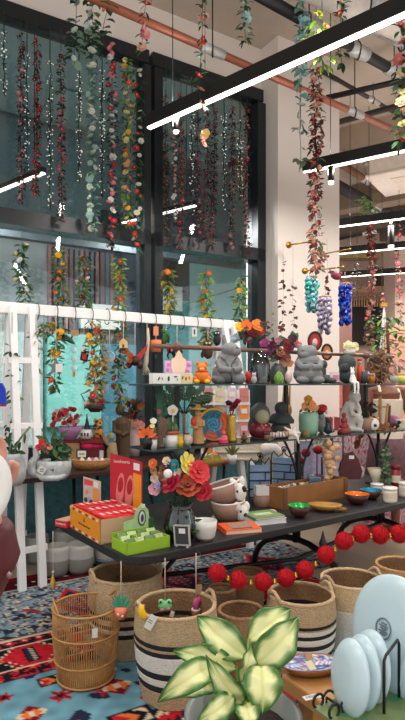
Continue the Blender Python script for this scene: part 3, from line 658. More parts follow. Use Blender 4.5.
for i, (px, py, Y) in enumerate(((342, 676, 1.30), (353, 671, 1.335), (363, 665, 1.37))):
    plate(('smallest looking pale blue plate at the outer end of the wire rack', 'pale blue plate second from the outer end of the rack', 'pale blue plate squeezed against the large plate in the rack')[i], px, py, Y, .083, -79, -10)
plate('large pale blue round plate with grey maker stamp in the rack', 386, 634, 1.40, .143, -64, -11, True)
RA, RB = on(322, 707, NZ+.0), on(402, 672, NZ+.0); rd = (RB-RA); RL = rd.length
rk = thing('plate_rack', 'black scalloped wire rack holding upright pale blue plates', 'rack', RA, math.atan2(rd.y, rd.x)); WI = ('iron', dict(rough=.4))
for sy in (-.05, .0):
    q = MB(); q.tube([(.0+RL*i/60, sy, .018+.014*abs(math.sin(i/60*math.pi*7))) for i in range(61)], .0032, 6); part('scalloped_wire', q, WI, rk)
for sy in (-.05, .0):
    q = MB(); q.ring((-.012, sy, .018), .016, .0032, 'Y', 16); part('end_loop', q, WI, rk)
for f in (.05, .5, .95):
    q = MB(); q.tube([(RL*f, -.05, .0), (RL*f, -.05, .018), (RL*f, .0, .018), (RL*f, .0, 0)], .003, 6); part('cross_wire', q, WI, rk)
def hoop(label, xs):
    q = MB(); a, c = on(xs[0], 716, NZ), on(xs[1], 700, NZ)
    top = .135; d = c-a
    q.tube([Vector((0, 0, 0)), Vector((0, 0, top-.01)), Vector((0, 0, top))+d*.12, d*.9+Vector((0, 0, top+.012)), d+Vector((0, 0, top)), d], .0036, 7)
    return single('wire_stand', q, WI, label, 'plate stand', a)
hoop('tall black wire hoop standing in front of the large blue plate', (384, 399))
q = MB(); q.box((0, 0, .003), (.30, .22, .006)); c = on(382, 714, NZ)
tile = single('patterned_tray', q, mat((118, 138, 88), .4, var=.1), 'sage green tray with darker leaf pattern beneath the wire rack', 'tray', c+Vector((.03, 0, 0)), math.radians(31))
for i in range(9):
    q = MB(); q.leaf((-.13+.03*i, -.09+.06*(i % 3), .0068), (math.cos(i*1.3), math.sin(i*1.3), 0), .055, .026, (0, 0, 1), 0, 0, 0); part('leaf_print', q, mat((70, 140, 100), .4), tile)
# painted platter with tag on the near table
def plattercol(u, v):
    x, y = (u-.5)*2, (v-.5)*2; r = math.hypot(x, y)
    if (x-.32)**2+(y+.1)**2 < .075:
        rr = math.hypot(x-.32, y+.1); return (240, 240, 236) if rr < .06 else (20, 50, 110) if int(rr*22) % 2 else (60, 120, 190)
    n_ = noise.noise((u*11, v*9, 1)); n2 = noise.noise((u*16, v*14, 5))
    if abs(n_) < .07: return (236, 232, 236)
    return (60, 100, 180) if n_ > .25 else (196, 120, 150) if n2 > .15 else (150, 170, 206) if n2 > -.15 else (126, 90, 140)
c = on(311, 672, NZ); pf = thing('painted_platter', 'oval wooden platter painted with blue and pink floral pattern', 'platter', c+Vector((0, 0, 0)), math.radians(8))
q = MB(); q.lathe([(0, 0), (.04, 0), (.066, .008), (.083, .026), (.079, .026), (.055, .012), (0, .010)], (0, 0, 0), 36, 0, None, .62); part('wooden_body', q, mat((150, 92, 46), .4), pf)
q = MB(); q.grid(lambda u, v: Vector(((.0795*(.02+.98*v))*math.cos(u*2*math.pi), .62*.071*(.02+.98*v)*math.sin(u*2*math.pi), .0115+.0135*v*v)), 48, 14, lambda u, v: plattercol(.5+.5*v*math.cos(u*6.2832), .5+.5*v*math.sin(u*6.2832))); part('painted_inside', q, colmat(.3, .5), pf)
q = MB(); q.box((-.005, -.012, .024), (.020, .026, .001), .3, 0, .5); part('price_tag', q, 'cream', pf)
q = MB(); q.box((.002, .022, .030), (.018, .022, .001), -.2, 0, .6); part('kraft_tag', q, 'card', pf)
q = MB(); q.box((0, 0, .0006), (.05, .018, .0012)); o = single('price_label', q, 'white', 'white barcode label lying flat on the wooden table edge', 'label', on(313, 697, NZ), .35)
q = MB()
for i in range(14): q.box((-.018+i*.0026, .001, .0014), (.0007+.0007*(i % 3 == 0), .009, .0004))
part('barcode', q, 'dgrey', o)
# floral fabric edge of a bag at the frame's side
fig('floral_bag', 'white fabric bag with red flowers standing beside the wire hoop', 'bag', 413, 708, 1.42, [('bag', ('cream', dict(rough=.9)), [l([(0, 0), (11, 0), (14, 12), (15, 34), (12, 50), (9, 56), (7, 54), (10, 44), (0, 40)], n=20)]), ('flower', ('red', dict(rough=.9)), [b(-10, 18, 3, 3, -8), b(-13, 34, 3, 4, -6), b(-7, 45, 2.5, 3, -9)]), ('leaf_print', 'green', [b(-12, 26, 2, 3, -7), b(-6, 30, 2, 3, -13)])])
# ---------------------------------------------------------------- things on the black table
def T(name, label, cat, px, py, parts, group=None, rz=0, dy=0.): return fig(name, label, cat, px, py, ST(py)+dy, parts, group, rz)
TZ = math.degrees(TA)
# cardboard candy box with red packets
A, B, D = on(70, 527, .62), on(100, 545, .62), on(142, 532, .62)
ex = (B-A); bl = ex.length; ex.normalize(); ey = Vector((-ex.y, ex.x, 0)); bw = .30; bh = .135
bx = thing('candy_box', 'open cardboard box with orange front, full of red packets', 'box', A, math.atan2(ex.y, ex.x)); KR = mat((206, 172, 134), .8, var=.06)
for c, d in (((bl/2, bw-.003, bh/2), (bl, .006, bh)), ((.003, bw/2, bh/2), (.006, bw, bh)), ((bl-.003, bw/2, bh/2), (.006, bw, bh))):
    q = MB(); q.box(c, d); part('side_panel', q, KR, bx)
q = MB(); q.box((bl/2, bw/2, .003), (bl, bw, .006)); part('base', q, KR, bx)
q = MB(); q.box((bl/2, .003, bh/2), (bl, .006, bh)); fr_ = part('front_panel', q, mat((240, 152, 28), .6, var=.05), bx)
for z in (.011, bh-.011):
    q = MB(); q.grid(lambda u, v: Vector((bl*u, -.0008, z+(v-.5)*.012)), 72, 2, lambda u, v: ((96, 50, 110) if int(u*9.01) % 2 else (236, 222, 200)) if u*9 % 1 < .62 else (240, 152, 28), 0, False); part('border_pattern', q, colmat(.6, .3), fr_)
q = MB(); q.prism([(bl*.5-.011, .078), (bl*.5+.011, .078), (bl*.5+.006, .088), (bl*.5+.003, .104), (bl*.5-.003, .104), (bl*.5-.006, .088)], -.0012, .001); part('emblem', q, 'dbrown', fr_)
text('Time to warm you now', .0185, fr_, (bl/2, -.001, .058), (math.pi/2, 0, 0), 'dbrown')
for i in range(3):
    for j in range(6):
        q = MB(); q.box((bl*(i+.5)/3, .025+(bw-.05)*(j+.5)/6, bh-.012+rnd.uniform(0, .014)), (bl/3-.004, bw/6.4, .02), rnd.uniform(-.08, .08), 0, rnd.uniform(-.12, .12))
        o = single('sweet_packet', q, mat((222, 44, 52), .4, var=.15), 'small red sweet packet lying in the orange fronted box', 'packet', A, math.atan2(ex.y, ex.x), 'red packets in the cardboard box', .002)
        q = MB(); q.box((bl*(i+.5)/3, .025+(bw-.05)*(j+.5)/6, bh+.012), (bl/9, bw/16, .0016), .1); part('packet_label', q, 'lpink', o)
# header card standing at the back of the box
Hc = at(126, 508, ST(532)+.20); hs = Hc.y/F
hc = thing('header_card', 'tall red printed card with an orange strip standing behind the packets', 'sign', Hc, math.radians(-26))
q = MB(); q.prism([(-19*hs, -10*hs), (19*hs, -10*hs), (19*hs, 47*hs), (-19*hs, 54*hs)], 0, .004); part('board', q, mat((190, 26, 46), .5, var=.1), hc)
q = MB(); q.prism([(8.5*hs, -4*hs), (18*hs, -4*hs), (18*hs, 34*hs), (8.5*hs, 36*hs)], -.001, .001); part('orange_strip', q, mat((246, 150, 30), .5), hc)
q = MB(); q.prism([(9*hs, 39*hs), (16*hs, 38*hs), (16*hs, 45*hs), (9*hs, 46*hs)], -.001, .001); part('price_sticker', q, 'white', hc)
for sx in (-9, 2):
    q = MB(); q.M = Matrix.Rotation(.12, 4, 'Y'); q.blob((sx*hs, -.001, 17*hs), (5*hs, .002, 17*hs), 14, 8); q.blob((sx*hs, -.003, 22*hs), (3.2*hs, .002, 8*hs), 12, 6, 1); part('printed_bottle', q, [mat((226, 120, 120), .5, var=.4, scale=90), mat((176, 20, 36), .5, var=.3, scale=80)], hc)
text('lovehearts', 4.6*hs, hc, (-5*hs, -.0012, 46*hs), (math.pi/2, 0, 0), 'white')
# small printed stand card
Hc = at(92, 505, ST(516)); hs = Hc.y/F
hc = thing('stand_card', 'small printed card with round faces and orange panel behind the box', 'sign', Hc, math.radians(-20))
q = MB(); q.prism([(-10*hs, -6*hs), (10*hs, -6*hs), (10*hs, 24*hs), (-10*hs, 28*hs)], 0, .004); part('board', q, mat((206, 186, 170), .6), hc)
q = MB(); q.prism([(1*hs, 2*hs), (8.5*hs, 1.5*hs), (8.5*hs, 16*hs), (1*hs, 17*hs)], -.001, .001); part('orange_panel', q, mat((236, 150, 84), .6), hc)
q = MB(); q.prism([(-9*hs, 20*hs), (1*hs, 19*hs), (1*hs, 24*hs), (-9*hs, 26*hs)], -.001, .001); part('red_heading', q, mat((222, 70, 80), .6), hc)
q = MB(); q.prism([(2*hs, 18*hs), (7*hs, 17.5*hs), (7*hs, 23*hs), (2*hs, 23.5*hs)], -.001, .001); part('price_sticker', q, 'white', hc)
for sx, sz, cc in ((-6, 13, 'pink'), (-7, 5, 'dgrey'), (-3.5, 6, 'lilac'), (-1, 3, 'dgrey')):
    q = MB(); q.blob((sx*hs, -.001, sz*hs), (2.2*hs, .0015, 2.4*hs), 12, 6); part('printed_face', q, cc, hc)
# flat red box at the table's far end
Hc = on(62, 527, .62); fb = thing('flat_box', 'flat red box with white lettering at the end of the table', 'box', Hc, math.radians(-31)); hs = Hc.y/F
q = MB(); q.box((0, .06, .02), (.10, .14, .04)); part('body', q, mat((206, 36, 58), .5), fb, .002)
q = MB(); q.box((0, .06, .0405), (.096, .136, .001)); part('lid_face', q, mat((200, 160, 130), .6), fb)
text('lovehearts', .02, fb, (0, -.0108, .022), (math.pi/2, 0, 0), 'white')
# lime tray of bagged trinkets with a header
A, B = on(105, 545, .62), on(127, 556, .62); C_ = on(170, 547, .62)
ex = (C_-B); tw = ex.length; ex.normalize(); ey = Vector((-ex.y, ex.x, 0)); td = .165; th = .062; trz = math.atan2(ex.y, ex.x)
tr_ = thing('display_tray', 'lime green cardboard tray holding patterned green bags', 'tray', B, trz); LM = mat((156, 198, 48), .5, var=.08)
for c, d in (((tw/2, .002, th/2), (tw, .004, th)), ((tw/2, td, th/2+.01), (tw, .004, th+.02)), ((.002, td/2, th/2), (.004, td, th)), ((tw-.002, td/2, th/2), (.004, td, th)), ((tw/2, td/2, .002), (tw, td, .004))):
    q = MB(); q.box(c, d); part('panel', q, LM, tr_)
q = MB(); q.prism([(x*tw, z) for x, z in ((.28, .05), (1., .05), (1., .125), (.90, .128), (.87, .175), (.72, .215), (.57, .18), (.52, .135), (.28, .125))], td+.003, .004); hd = part('header', q, mat((176, 208, 150), .45, var=.2, scale=30), tr_)
q = MB(); q.M = Matrix.Translation((tw*.71, td+.001, .135)); q.blob((0, 0, 0), (.026, .003, .045), 18, 8, 0); q.blob((0, -.002, 0), (.019, .002, .036), 16, 8, 1); q.blob((0, -.004, 0), (.010, .002, .022), 12, 8, 0); part('emblem', q, [mat((60, 66, 84), .4), mat((206, 214, 206), .4)], hd)
q = MB(); q.box((tw*.93, td-.002, .09), (.03, .006, .075), .1); part('green_tube', q, mat((60, 96, 60), .3, var=.3), hd)
q = MB(); q.box((tw*.74, td, .20), (.022, .003, .02)); part('price_sticker', q, 'white', hd)
for i in range(4):
    for j in range(3):
        q = MB(); q.box((tw*(i+.6)/4.4, .02+(td-.04)*(j+.4)/3, .052+.006*j), (tw/5, .018, .04), rnd.uniform(-.2, .2), 0, -.7); c_ = 'trinket_bag'
        o = single(c_, q, mat((190, 208, 150) if (i+j) % 2 else (110, 140, 80), .3, var=.5, scale=120), 'small clear bag with green and white print in the lime tray', 'bag', B, trz, 'printed bags in the lime tray', .003)
q = MB(); q.tube([(tw*.30+.02*math.cos(x*.5)*x*.12, .03+.01*x, .07+.012*math.sin(x*.5)) for x in range(12)], .003, 6); single('lime_ribbon', q, mat((178, 214, 60), .4), 'curled lime green ribbon on top of the printed bags', 'ribbon', B, trz)
# little chalkboard
T('chalkboard_sign', 'small pewter framed chalkboard sign leaning beside the lime tray', 'sign', 182, 547, [('frame', ('lgrey', dict(rough=.35, metal=.4)), [k(-8, 11, 1.6, 20, sy=1.6, rot=-4), k(8, 12, 1.6, 20, sy=1.6, rot=-4), k(0, 21.5, 17, 1.6, sy=1.6, rot=-4), k(0, 2, 17, 1.6, sy=1.6, rot=-4)]),
    ('slate', 'dgrey', [k(0, 12, 15.5, 19, y=.6, sy=.8, rot=-4)]), ('price_sticker', 'white', [k(0, 16, 7, 5, y=-.1, sy=.4, rot=-4)]), ('foot', 'lgrey', [k(-6, .6, 1.5, 1.4, y=2, sy=6)]), ('foot', 'lgrey', [k(6, .6, 1.5, 1.4, y=2, sy=6)])], None, -22)
# bouquet in a glass vase
GV = glassmat((190, 205, 200), .05, .06)
Y_ = ST(541); s_ = Y_/F; vz = at(180, 541, Y_); vs = thing('flower_vase', 'cut glass vase of mixed silk flowers standing behind the chalkboard', 'vase', vz)
q = MB(s_); q.lathe([(0, 0), (11, 0), (15, 6), (17, 16), (14, 27), (11, 33), (13, 38), (12.3, 38), (10.3, 33), (13.3, 27), (16, 16), (14, 6.5), (0, 2)], n=10); part('glass_body', q, GV, vs)
q = MB(s_)
for i in range(11): a = i*.57; q.tube([(4*math.cos(a), 4*math.sin(a), 3), (6*math.cos(a+.5), 5*math.sin(a+.5), 34), (15*math.cos(a+.5)-2, 9*math.sin(a+.5), 56)], .7, 5)
part('stems', q, 'dgreen', vs)
q = MB(s_); leaves(46, -2, 54, 21, 12, 9, 5, 0, 12)(q); part('leaves', q, 'dgreen', vs)
q = MB(s_); leaves(26, 0, 18, 12, 14, 12, 3, 0, 8)(q); part('water_leaves', q, 'green', vs)
for (x, z, r, c, cc) in ((6, 78, 10, (240, 228, 120), 'yellow'), (18, 70, 10, (222, 58, 66), 'dred'), (8, 55, 11, (190, 84, 52), 'dbrown'), (-8, 60, 10, (188, 24, 62), 'dred'), (24, 52, 9, (210, 50, 66), 'dred'), (-4, 77, 7, (40, 150, 160), 'orange'), (-12, 76, 6, (70, 60, 120), 'yellow'), (-18, 72, 6, (176, 120, 84), 'dbrown'), (-26, 79, 5, (216, 104, 50), 'yellow'), (-27, 71, 6, (190, 140, 90), 'brown'), (-20, 65, 5, (150, 96, 70), 'orange'), (-13, 81, 4.6, (226, 200, 170), 'brown'), (-25, 64, 4.6, (206, 190, 170), 'dbrown'),
    (-16, 67, 6, (226, 190, 140), 'dbrown'), (-25, 53, 7, (226, 160, 176), 'purple'), (-21, 58, 5, (170, 180, 220), 'pink'), (2, 68, 5, (150, 60, 50), 'orange'), (-2, 70, 5, (240, 236, 226), 'yellow'), (17, 59, 6, (150, 50, 40), 'orange'), (-9, 70, 5, (90, 50, 90), 'lpink'), (22, 62, 5, (226, 120, 90), 'dred')):
    put_flower(vs, (x*s_, -(6+rnd.random()*5)*s_, z*s_), r*(1.22 if r > 8 else .95)*s_, c, cc)
q = MB(s_); q.lathe([(0, 0), (4.3, 0), (4.3, 1), (0, 1)], (0, 0, 0), 18); o = single('round_tag', q, 'white', 'round white price tag among the silk flowers', 'tag', vz+Vector((-11*s_, -16*s_, 70*s_))); o.rotation_euler = (math.pi/2-.3, 0, 0)
T('shell_bowl', 'white fish shaped bowl with a pointed tail beside the glass vase', 'bowl', 201, 541, [('bowl', 'white', [l([(0, 0), (8, 0), (14, 5), (15.5, 13), (14.2, 13), (12, 6), (0, 3)], ell=.8)]), ('tail', 'white', [p([(-10, 10), (-18, 21), (-22, 22), (-17, 26), (-13, 31), (-11, 25), (-3, 22), (-2, 12)], 2, 3)])], None, 0, .14)
T('tea_bowl', 'small white glazed bowl with brown speckled foot near the orange book', 'bowl', 205, 540, [('bowl', mat((226, 228, 222), .3, var=.1), [l([(0, 1), (7, 1), (10, 4), (11.5, 13), (12, 20), (11, 20), (10, 12), (0, 5)], n=26)]), ('foot', mat((150, 128, 100), .6, var=.5, scale=80), [l([(0, 0), (7.5, 0), (9.6, 4), (10.4, 7), (7, 2), (0, 1.5)])])])
T('cactus_candle', 'little green cactus candle tucked behind the white bowls', 'candle', 213, 524, [('stem', 'sage', [b(0, 4, 3, 4.5)]), ('pot', 'cream', [l(cup(2.6, 3.2, 3, .5))])])
# dog faced brown planters, stacked tilted
DB = mat((160, 124, 108), .6, var=.1)
def dogcup(label, px, py, tilt, dy):
    r = T('dog_planter', label, 'planter', px, py, [('bowl', DB, [l([(0, 0), (11, 0), (15, 8), (17, 20), (15.8, 20), (13.5, 8), (0, 3)], n=26)]), ('white_face', 'white', [b(13, 9, 6.5, 9, -9, 5), b(8, 16.5, 3.8, 5, -12, 3), b(17.5, 15, 3.5, 5, -6, 3)]), ('nose', 'black', [b(16, 8.5, 2.2, 1.8, -13.5, 1.6)]),
        ('eye', 'black', [b(11.5, 12, 1.1, 1.3, -13.4, .9)]), ('eye', 'black', [b(17.6, 12, 1.1, 1.3, -10.5, .9)]), ('rim', 'white', [rg(0, 20, 16.4, 1.0, ax='Z')])], None, 0, dy)
    r.rotation_euler = (math.radians(4), math.radians(tilt), 0)
dogcup('brown dog faced planter at the bottom of the tilted pair', 229, 520, -3, .06)
r = fig('dog_planter', 'brown and white dog faced planter resting tilted in the lower one', 'planter', 227, 503, ST(520)+.06, [('bowl', DB, [l([(0, 0), (10, 0), (16, 8), (19, 20), (17.8, 20), (14.5, 8), (0, 3)], n=26)]), ('rim', 'white', [rg(0, 20, 18.4, 1.1, ax='Z')]), ('white_face', 'white', [b(15, 9, 6.5, 9, -9, 5), b(12, 18, 3.6, 7, -11, 3, rot=-15), b(20, 17, 3.4, 6, -5, 3, rot=10)]), ('nose', 'black', [b(20, 11, 2.4, 3.2, -12, 1.8)]), ('eye', 'black', [b(13, 11, 1.1, 1.3, -13.6, .9)])])
r.rotation_euler = (0, math.radians(-16), 0)
# books
def book(label, px, py, w_, d_, h_, cover, page, rz, z=0., art=None, name='book'):
    P = on(px, py, .62); P.z = .62+z; r = thing(name, label, 'book', P, math.radians(rz)); q = MB(); q.box((0, 0, h_/2), (w_-.006, d_-.006, h_-.004)); part('pages', q, page, r)
    for zz in (.0015, h_-.0015): q = MB(); q.box((0, 0, zz), (w_, d_, .003)); part('cover', q, cover, r)
    q = MB(); q.box((-w_/2+.0015, 0, h_/2), (.003, d_, h_)); part('spine', q, cover, r)
    if art:
        for (x, y, a, c_, m_) in art: q = MB(); q.box((x, y, h_+.0006), (a, c_, .0014)); part('cover_art', q, m_, r)
OB = mat((238, 92, 40), .4, var=.06); GB = mat((120, 150, 96), .45, var=.5, scale=60)
book('orange covered book lying flat with a grey picture on its cover', 239, 530, .225, .18, .026, OB, 'cream', 16, 0, [(.01, .01, .14, .11, mat((150, 130, 116), .5, var=.5, scale=40)), (.0, -.062, .12, .012, 'dbrown')])
book('thick book with botanical green cover at the bottom of its pair', 264, 521, .225, .185, .032, mat((224, 226, 230), .5), 'white', 22, 0)
book('thin leafy green patterned book lying on the thicker white one', 263, 521, .215, .18, .013, GB, 'white', 25, .033, [(0, .0, .12, .05, mat((200, 214, 170), .5, var=.4, scale=90))])
T('pink_stone', 'rounded pink stone resting beyond the green book', 'stone', 272, 515, [('stone', mat((216, 176, 166), .5), [b(0, 2.8, 5, 3)])], None, 0, .1)
# blue iron stand with scrolls
def scroll_stand(label, px, py, Y, h, wd, rz):
    st = [('panel', mat((150, 178, 214), .6, var=.15), [k(0, h*.42, wd*.9, h*.7, y=2, sy=1)])]
    for x in (-wd/2, wd/2): st.append(('upright', IR, [t([(x, 0), (x, h*.82)], .7)]))
    st.append(('top_scroll', IR, [t([(-wd/2, h*.82), (-wd*.42, h*.92), (-wd*.22, h*.80), (-wd*.06, h*.86), (0, h)], .7), t([(wd/2, h*.82), (wd*.42, h*.92), (wd*.22, h*.80), (wd*.06, h*.86), (0, h)], .7), rg(0, h*.98, 2.2, .6)]))
    for i in range(4): st.append(('cross_bar', IR, [t([(-wd/2, h*(.12+.17*i)), (wd/2, h*(.12+.17*i))], .6)]))
    st.append(('stair_line', IR, [t([(-wd/2, h*.12), (-wd/4, h*.12), (-wd/4, h*.28), (0, h*.28), (0, h*.45), (wd/4, h*.45), (wd/4, h*.62), (wd/2, h*.62)], .6)]))
    return fig('scroll_stand', label, 'stand', px, py, Y, st, None, rz)
scroll_stand('black wrought iron scroll stand with blue panel behind the dog planters', 260, 503, ST(500), 49, 22, 6)
scroll_stand('second wrought iron panel stand, angled behind the wooden crate', 284, 492, ST(488)+.12, 44, 26, -24)
T('boxed_cup', 'small white box with brown bowl base beside the crate', 'box', 262, 510, [('box', 'white', [k(0, 20, 15, 9, sy=12)]), ('base_bowl', DB, [l([(0, 0), (6, 0), (8.5, 8), (9, 15), (0, 15)])])], None, 10, .14)
# long wooden crate with stones
P0, P1 = on(283, 510, .62), on(347, 492, .62); P1 = on(347, 497, .62); cx = P1-P0; cl = cx.length; crz = math.atan2(cx.y, cx.x); cw, chh = .17, .15
ct = thing('wooden_crate', 'long low wooden crate filled with tumbled stones under the glass shelves', 'crate', P0, crz); WC = mat((156, 104, 56), .5, var=.35, scale=10)
for c, d in (((cl/2, .006, chh/2), (cl, .012, chh)), ((cl/2, cw-.006, chh/2), (cl, .012, chh)), ((.006, cw/2, chh/2), (.012, cw-.024, chh)), ((cl-.006, cw/2, chh/2), (.012, cw-.024, chh)), ((cl/2, cw/2, .006), (cl-.024, cw-.024, .012))):
    q = MB(); q.box(c, d); part('board', q, WC, ct, .002)
for x in (.02, cl-.02):
    q = MB(); q.box((x, -.004, chh/2), (.04, .008, chh)); part('corner_batten', q, mat((120, 76, 40), .5, var=.3), ct, .001)
q = MB(); q.box((cl/2, cw/2, .112), (cl-.026, cw-.026, .01)); part('inner_tray', q, WC, ct)
SCOL = [((222, 212, 200),), ((190, 170, 150),), ((150, 170, 150),), ((210, 170, 160),), ((120, 110, 130),), ((230, 224, 226),), ((90, 70, 66),)]
SN = ['white', 'tan', 'greenish', 'rosy', 'violet grey', 'milky', 'dark brown']
for i in range(40):
    j = i % 7; q = MB(); q.blob((0, 0, .012), (rnd.uniform(.012, .022), rnd.uniform(.011, .018), .013), 10, 7)
    single('tumbled_stone', q, mat(SCOL[j][0], .25, var=.3, scale=40), 'tumbled %s stone among the others in the long wooden crate' % SN[j], 'stone', P0+Matrix.Rotation(crz, 3, 'Z') @ Vector((.035+(cl-.07)*((i % 20)+.5)/20, .04+.07*(i//20)+rnd.uniform(-.008, .012), .117)), rnd.random()*3, 'tumbled %s stones in the crate' % SN[j])
def inC(f, y, z=.09): return P0+Matrix.Rotation(crz, 3, 'Z') @ Vector((cl*f, y, z))
def C(name, label, cat, px, py, parts, y=.09, group=None, rz=0):
    tt = (px-CX)/F; Y = (P0.y-cx.y/cx.x*P0.x)/(1-cx.y/cx.x*tt)+y*1.2; s = Y/F; o = fig(name, label, cat, px, py, Y, parts, group, rz); o.location.z = .62+.117; return o
C('geode', 'dark red polished geode with flat label standing in the crate', 'stone', 350, 483, [('stone', mat((82, 26, 36), .2, var=.4, scale=20), [p([(-9, 0), (10, 0), (12, 8), (8, 20), (2, 28), (-4, 26), (-9, 16), (-11, 8)], -2, 6)]), ('price_sticker', 'white', [k(1, 22, 5, 3.4, y=-2.2, sy=.3)])])
C('amber_cluster', 'tall cluster of tan dried blossoms standing up in the crate', 'dried flowers', 331, 482, [('stalk', 'dbrown', [t([(0, 0), (0, 28), (1, 44)], 1.5)]), ('blossoms', mat((206, 168, 128), .8, var=.4, scale=40), [b(rnd.uniform(-6, 6), 3+i*1.9, rnd.uniform(2.4, 4.4), rnd.uniform(2.4, 4), rnd.uniform(-4, 2)) for i in range(20)])])
C('glass_dish', 'small square glass dish with pale blue paper in the crate', 'dish', 315, 484, [('dish', glassmat((200, 220, 230), .05, .1), [k(0, 5, 14, 10, sy=9)]), ('paper', mat((164, 196, 216), .6), [k(0, 4, 12, 7, sy=6)])])
C('quartz_chunk', 'rough grey quartz chunk at the crate corner', 'stone', 358, 480, [('stone', mat((172, 164, 158), .4, var=.4, scale=20), [b(0, 4, 6, 5), b(3, 7, 3.5, 4.5, rot=20)])])
# painted coconut bowls
def coco(label, px, py, R, h, inner, inn_m=None, shell='dbrown', rz=0):
    T('coconut_bowl', label, 'bowl', px, py, [('shell', mat((70, 40, 30), .3, var=.3), [l([(0, 0), (R*.4, 0), (R*.78, h*.36), (R, h), (R*.97, h), (R*.7, h*.40), (0, h*.2)], n=30)]), ('lacquer_inside', mat(inner, .18, .25, .05), [l([(R*.955, h+.02), (R*.72, h*.46), (R*.4, h*.27), (0, h*.22)], n=30)])])
coco('coconut bowl lacquered bright green inside, below the crate', 299, 517, 11.5, 12, (20, 190, 90))
coco('coconut bowl lacquered shiny orange copper inside', 357, 504, 12.5, 10.5, (246, 130, 40))
coco('coconut bowl lacquered turquoise blue inside behind the copper one', 371, 499, 11, 9.5, (20, 150, 190))
T('leaf_dish', 'shallow golden leaf shaped dish between green and copper bowls', 'dish', 325, 511, [('dish', mat((206, 156, 84), .3, .35, .2), [l([(0, 1), (10, 1), (15, 4), (17, 7), (16.2, 7.3), (9, 3), (0, 2.6)], n=28, ell=.62)]), ('tip', mat((186, 136, 64), .3, .35, .2), [p([(10, 2), (19, 2.4), (21, 3.4), (12, 5)], -3, 6)])], None, -12)
def jar(label, px, py, r, h, c=(232, 226, 214), lid=None, group=None):
    T('candle_jar', label, 'candle', px, py, [('jar', mat(c, .25, var=.06), [l([(0, 0), (r*.92, 0), (r, h*.12), (r, h*.78), (r*.94, h*.84), (0, h*.84)], n=24)]), ('lid', mat(lid or (240, 238, 234), .3, var=.05), [l([(0, h*.84), (r*1.04, h*.84), (r*1.04, h), (0, h)], n=24)]), ('label_band', mat((222, 206, 180), .5), [l([(r*1.01, h*.3), (r*1.01, h*.66)], n=24)])])
jar('white candle jar closest to the turquoise bowl', 390, 502, 7, 15)
jar('low white candle tin behind the turquoise bowl', 377, 493, 6.2, 9.5)
jar('white candle jar cut off by the edge of the view', 406, 496, 7, 14)
jar('small amber topped jar between two white candle jars', 399, 488, 4, 9, (226, 206, 180), (150, 90, 40))
T('red_tin', 'tall narrow dark red tin behind the white candle jars', 'tin', 396, 489, [('body', mat((140, 40, 38), .4), [l([(0, 0), (4.4, 0), (4.4, 20), (0, 20)])]), ('lid', 'dred', [l([(0, 20), (4.6, 20), (4.2, 24), (0, 24)])]), ('label_band', 'cream', [l([(4.5, 7), (4.5, 14)])])])
T('shell_lamp', 'pale trumpet shaped shell vase standing behind the candle tins', 'vase', 376, 488, [('shell', mat((216, 204, 180), .5, var=.2), [l([(0, 0), (3, 0), (3, 3), (5, 10), (9, 20), (8, 20), (0, 8)], ell=.7)])])
T('ivy_pot', 'tall green ivy topiary in a small pot beneath the glass shelf', 'plant', 386, 489, [('pot', 'dbrown', [l(cup(4, 5, 6, .6))]), ('leaves', ['sage', 'dgreen'], [leaves(60, 0, 24, 4.5, 20, 4.6, 3.6, 0, 4), leaves(50, 0, 24, 5, 21, 4.6, 3.6, 1, 4)])])
T('red_rose', 'deep red felt rose on wire by the iron post', 'flower', 303, 489, [('stem', 'dgreen', [t([(0, 0), (0, 20), (3, 34)], .6)]), ('bloom', mat((150, 14, 34), .8), [b(3, 36, 4.6, 4.4)]), ], None, 0, .2)
T('red_rose', 'deep red felt rose lower and nearest the iron post', 'flower', 301, 490, [('stem', 'dgreen', [t([(0, 0), (0, 20), (0, 28)], .6)]), ('bloom', mat((150, 14, 34), .8), [b(-1, 29, 4.2, 4)])], None, 0, .24)
T('red_rose', 'deep red felt rose highest against white blossoms', 'flower', 317, 488, [('stem', 'dgreen', [t([(0, 0), (0, 24), (0, 36)], .6)]), ('bloom', mat((160, 14, 30), .8), [b(1, 38, 5, 4.2)])], None, 0, .24)
T('white_blossoms', 'bunch of white silk blossoms beneath the shelf between posts', 'flowers', 322, 487, [('stem', 'dgreen', [t([(0, 0), (0, 30)], 1)]), ('leaves', 'sage', [leaves(24, 0, 40, 9, 8, 5, 3)])]+[('flower', mat((226, 216, 208), .8), [fl(rnd.uniform(-10, 10), rnd.uniform(34, 48), 3.6)]) for _ in range(9)], None, 0, .3)
# ---------------------------------------------------------------- things on the glass shelves
def S1(name, label, cat, px, parts, off=.16, group=None, rz=0):
    o = fig(name, label, cat, px, HY, SS(px, off), parts, group, rz); o.location.z = 1.4955; return o
def S2(name, label, cat, px, parts, off=.14, group=None, rz=0):
    Y = SS(px, off); o = fig(name, label, cat, px, HY+.4*F/Y, Y, parts, group, rz); o.location.z = 1.0955; return o
ST_ = mat((128, 130, 132), .75, var=.18, scale=30, bump=.2)
DG_ = mat((70, 74, 78), .7, var=.2, scale=30, bump=.2)
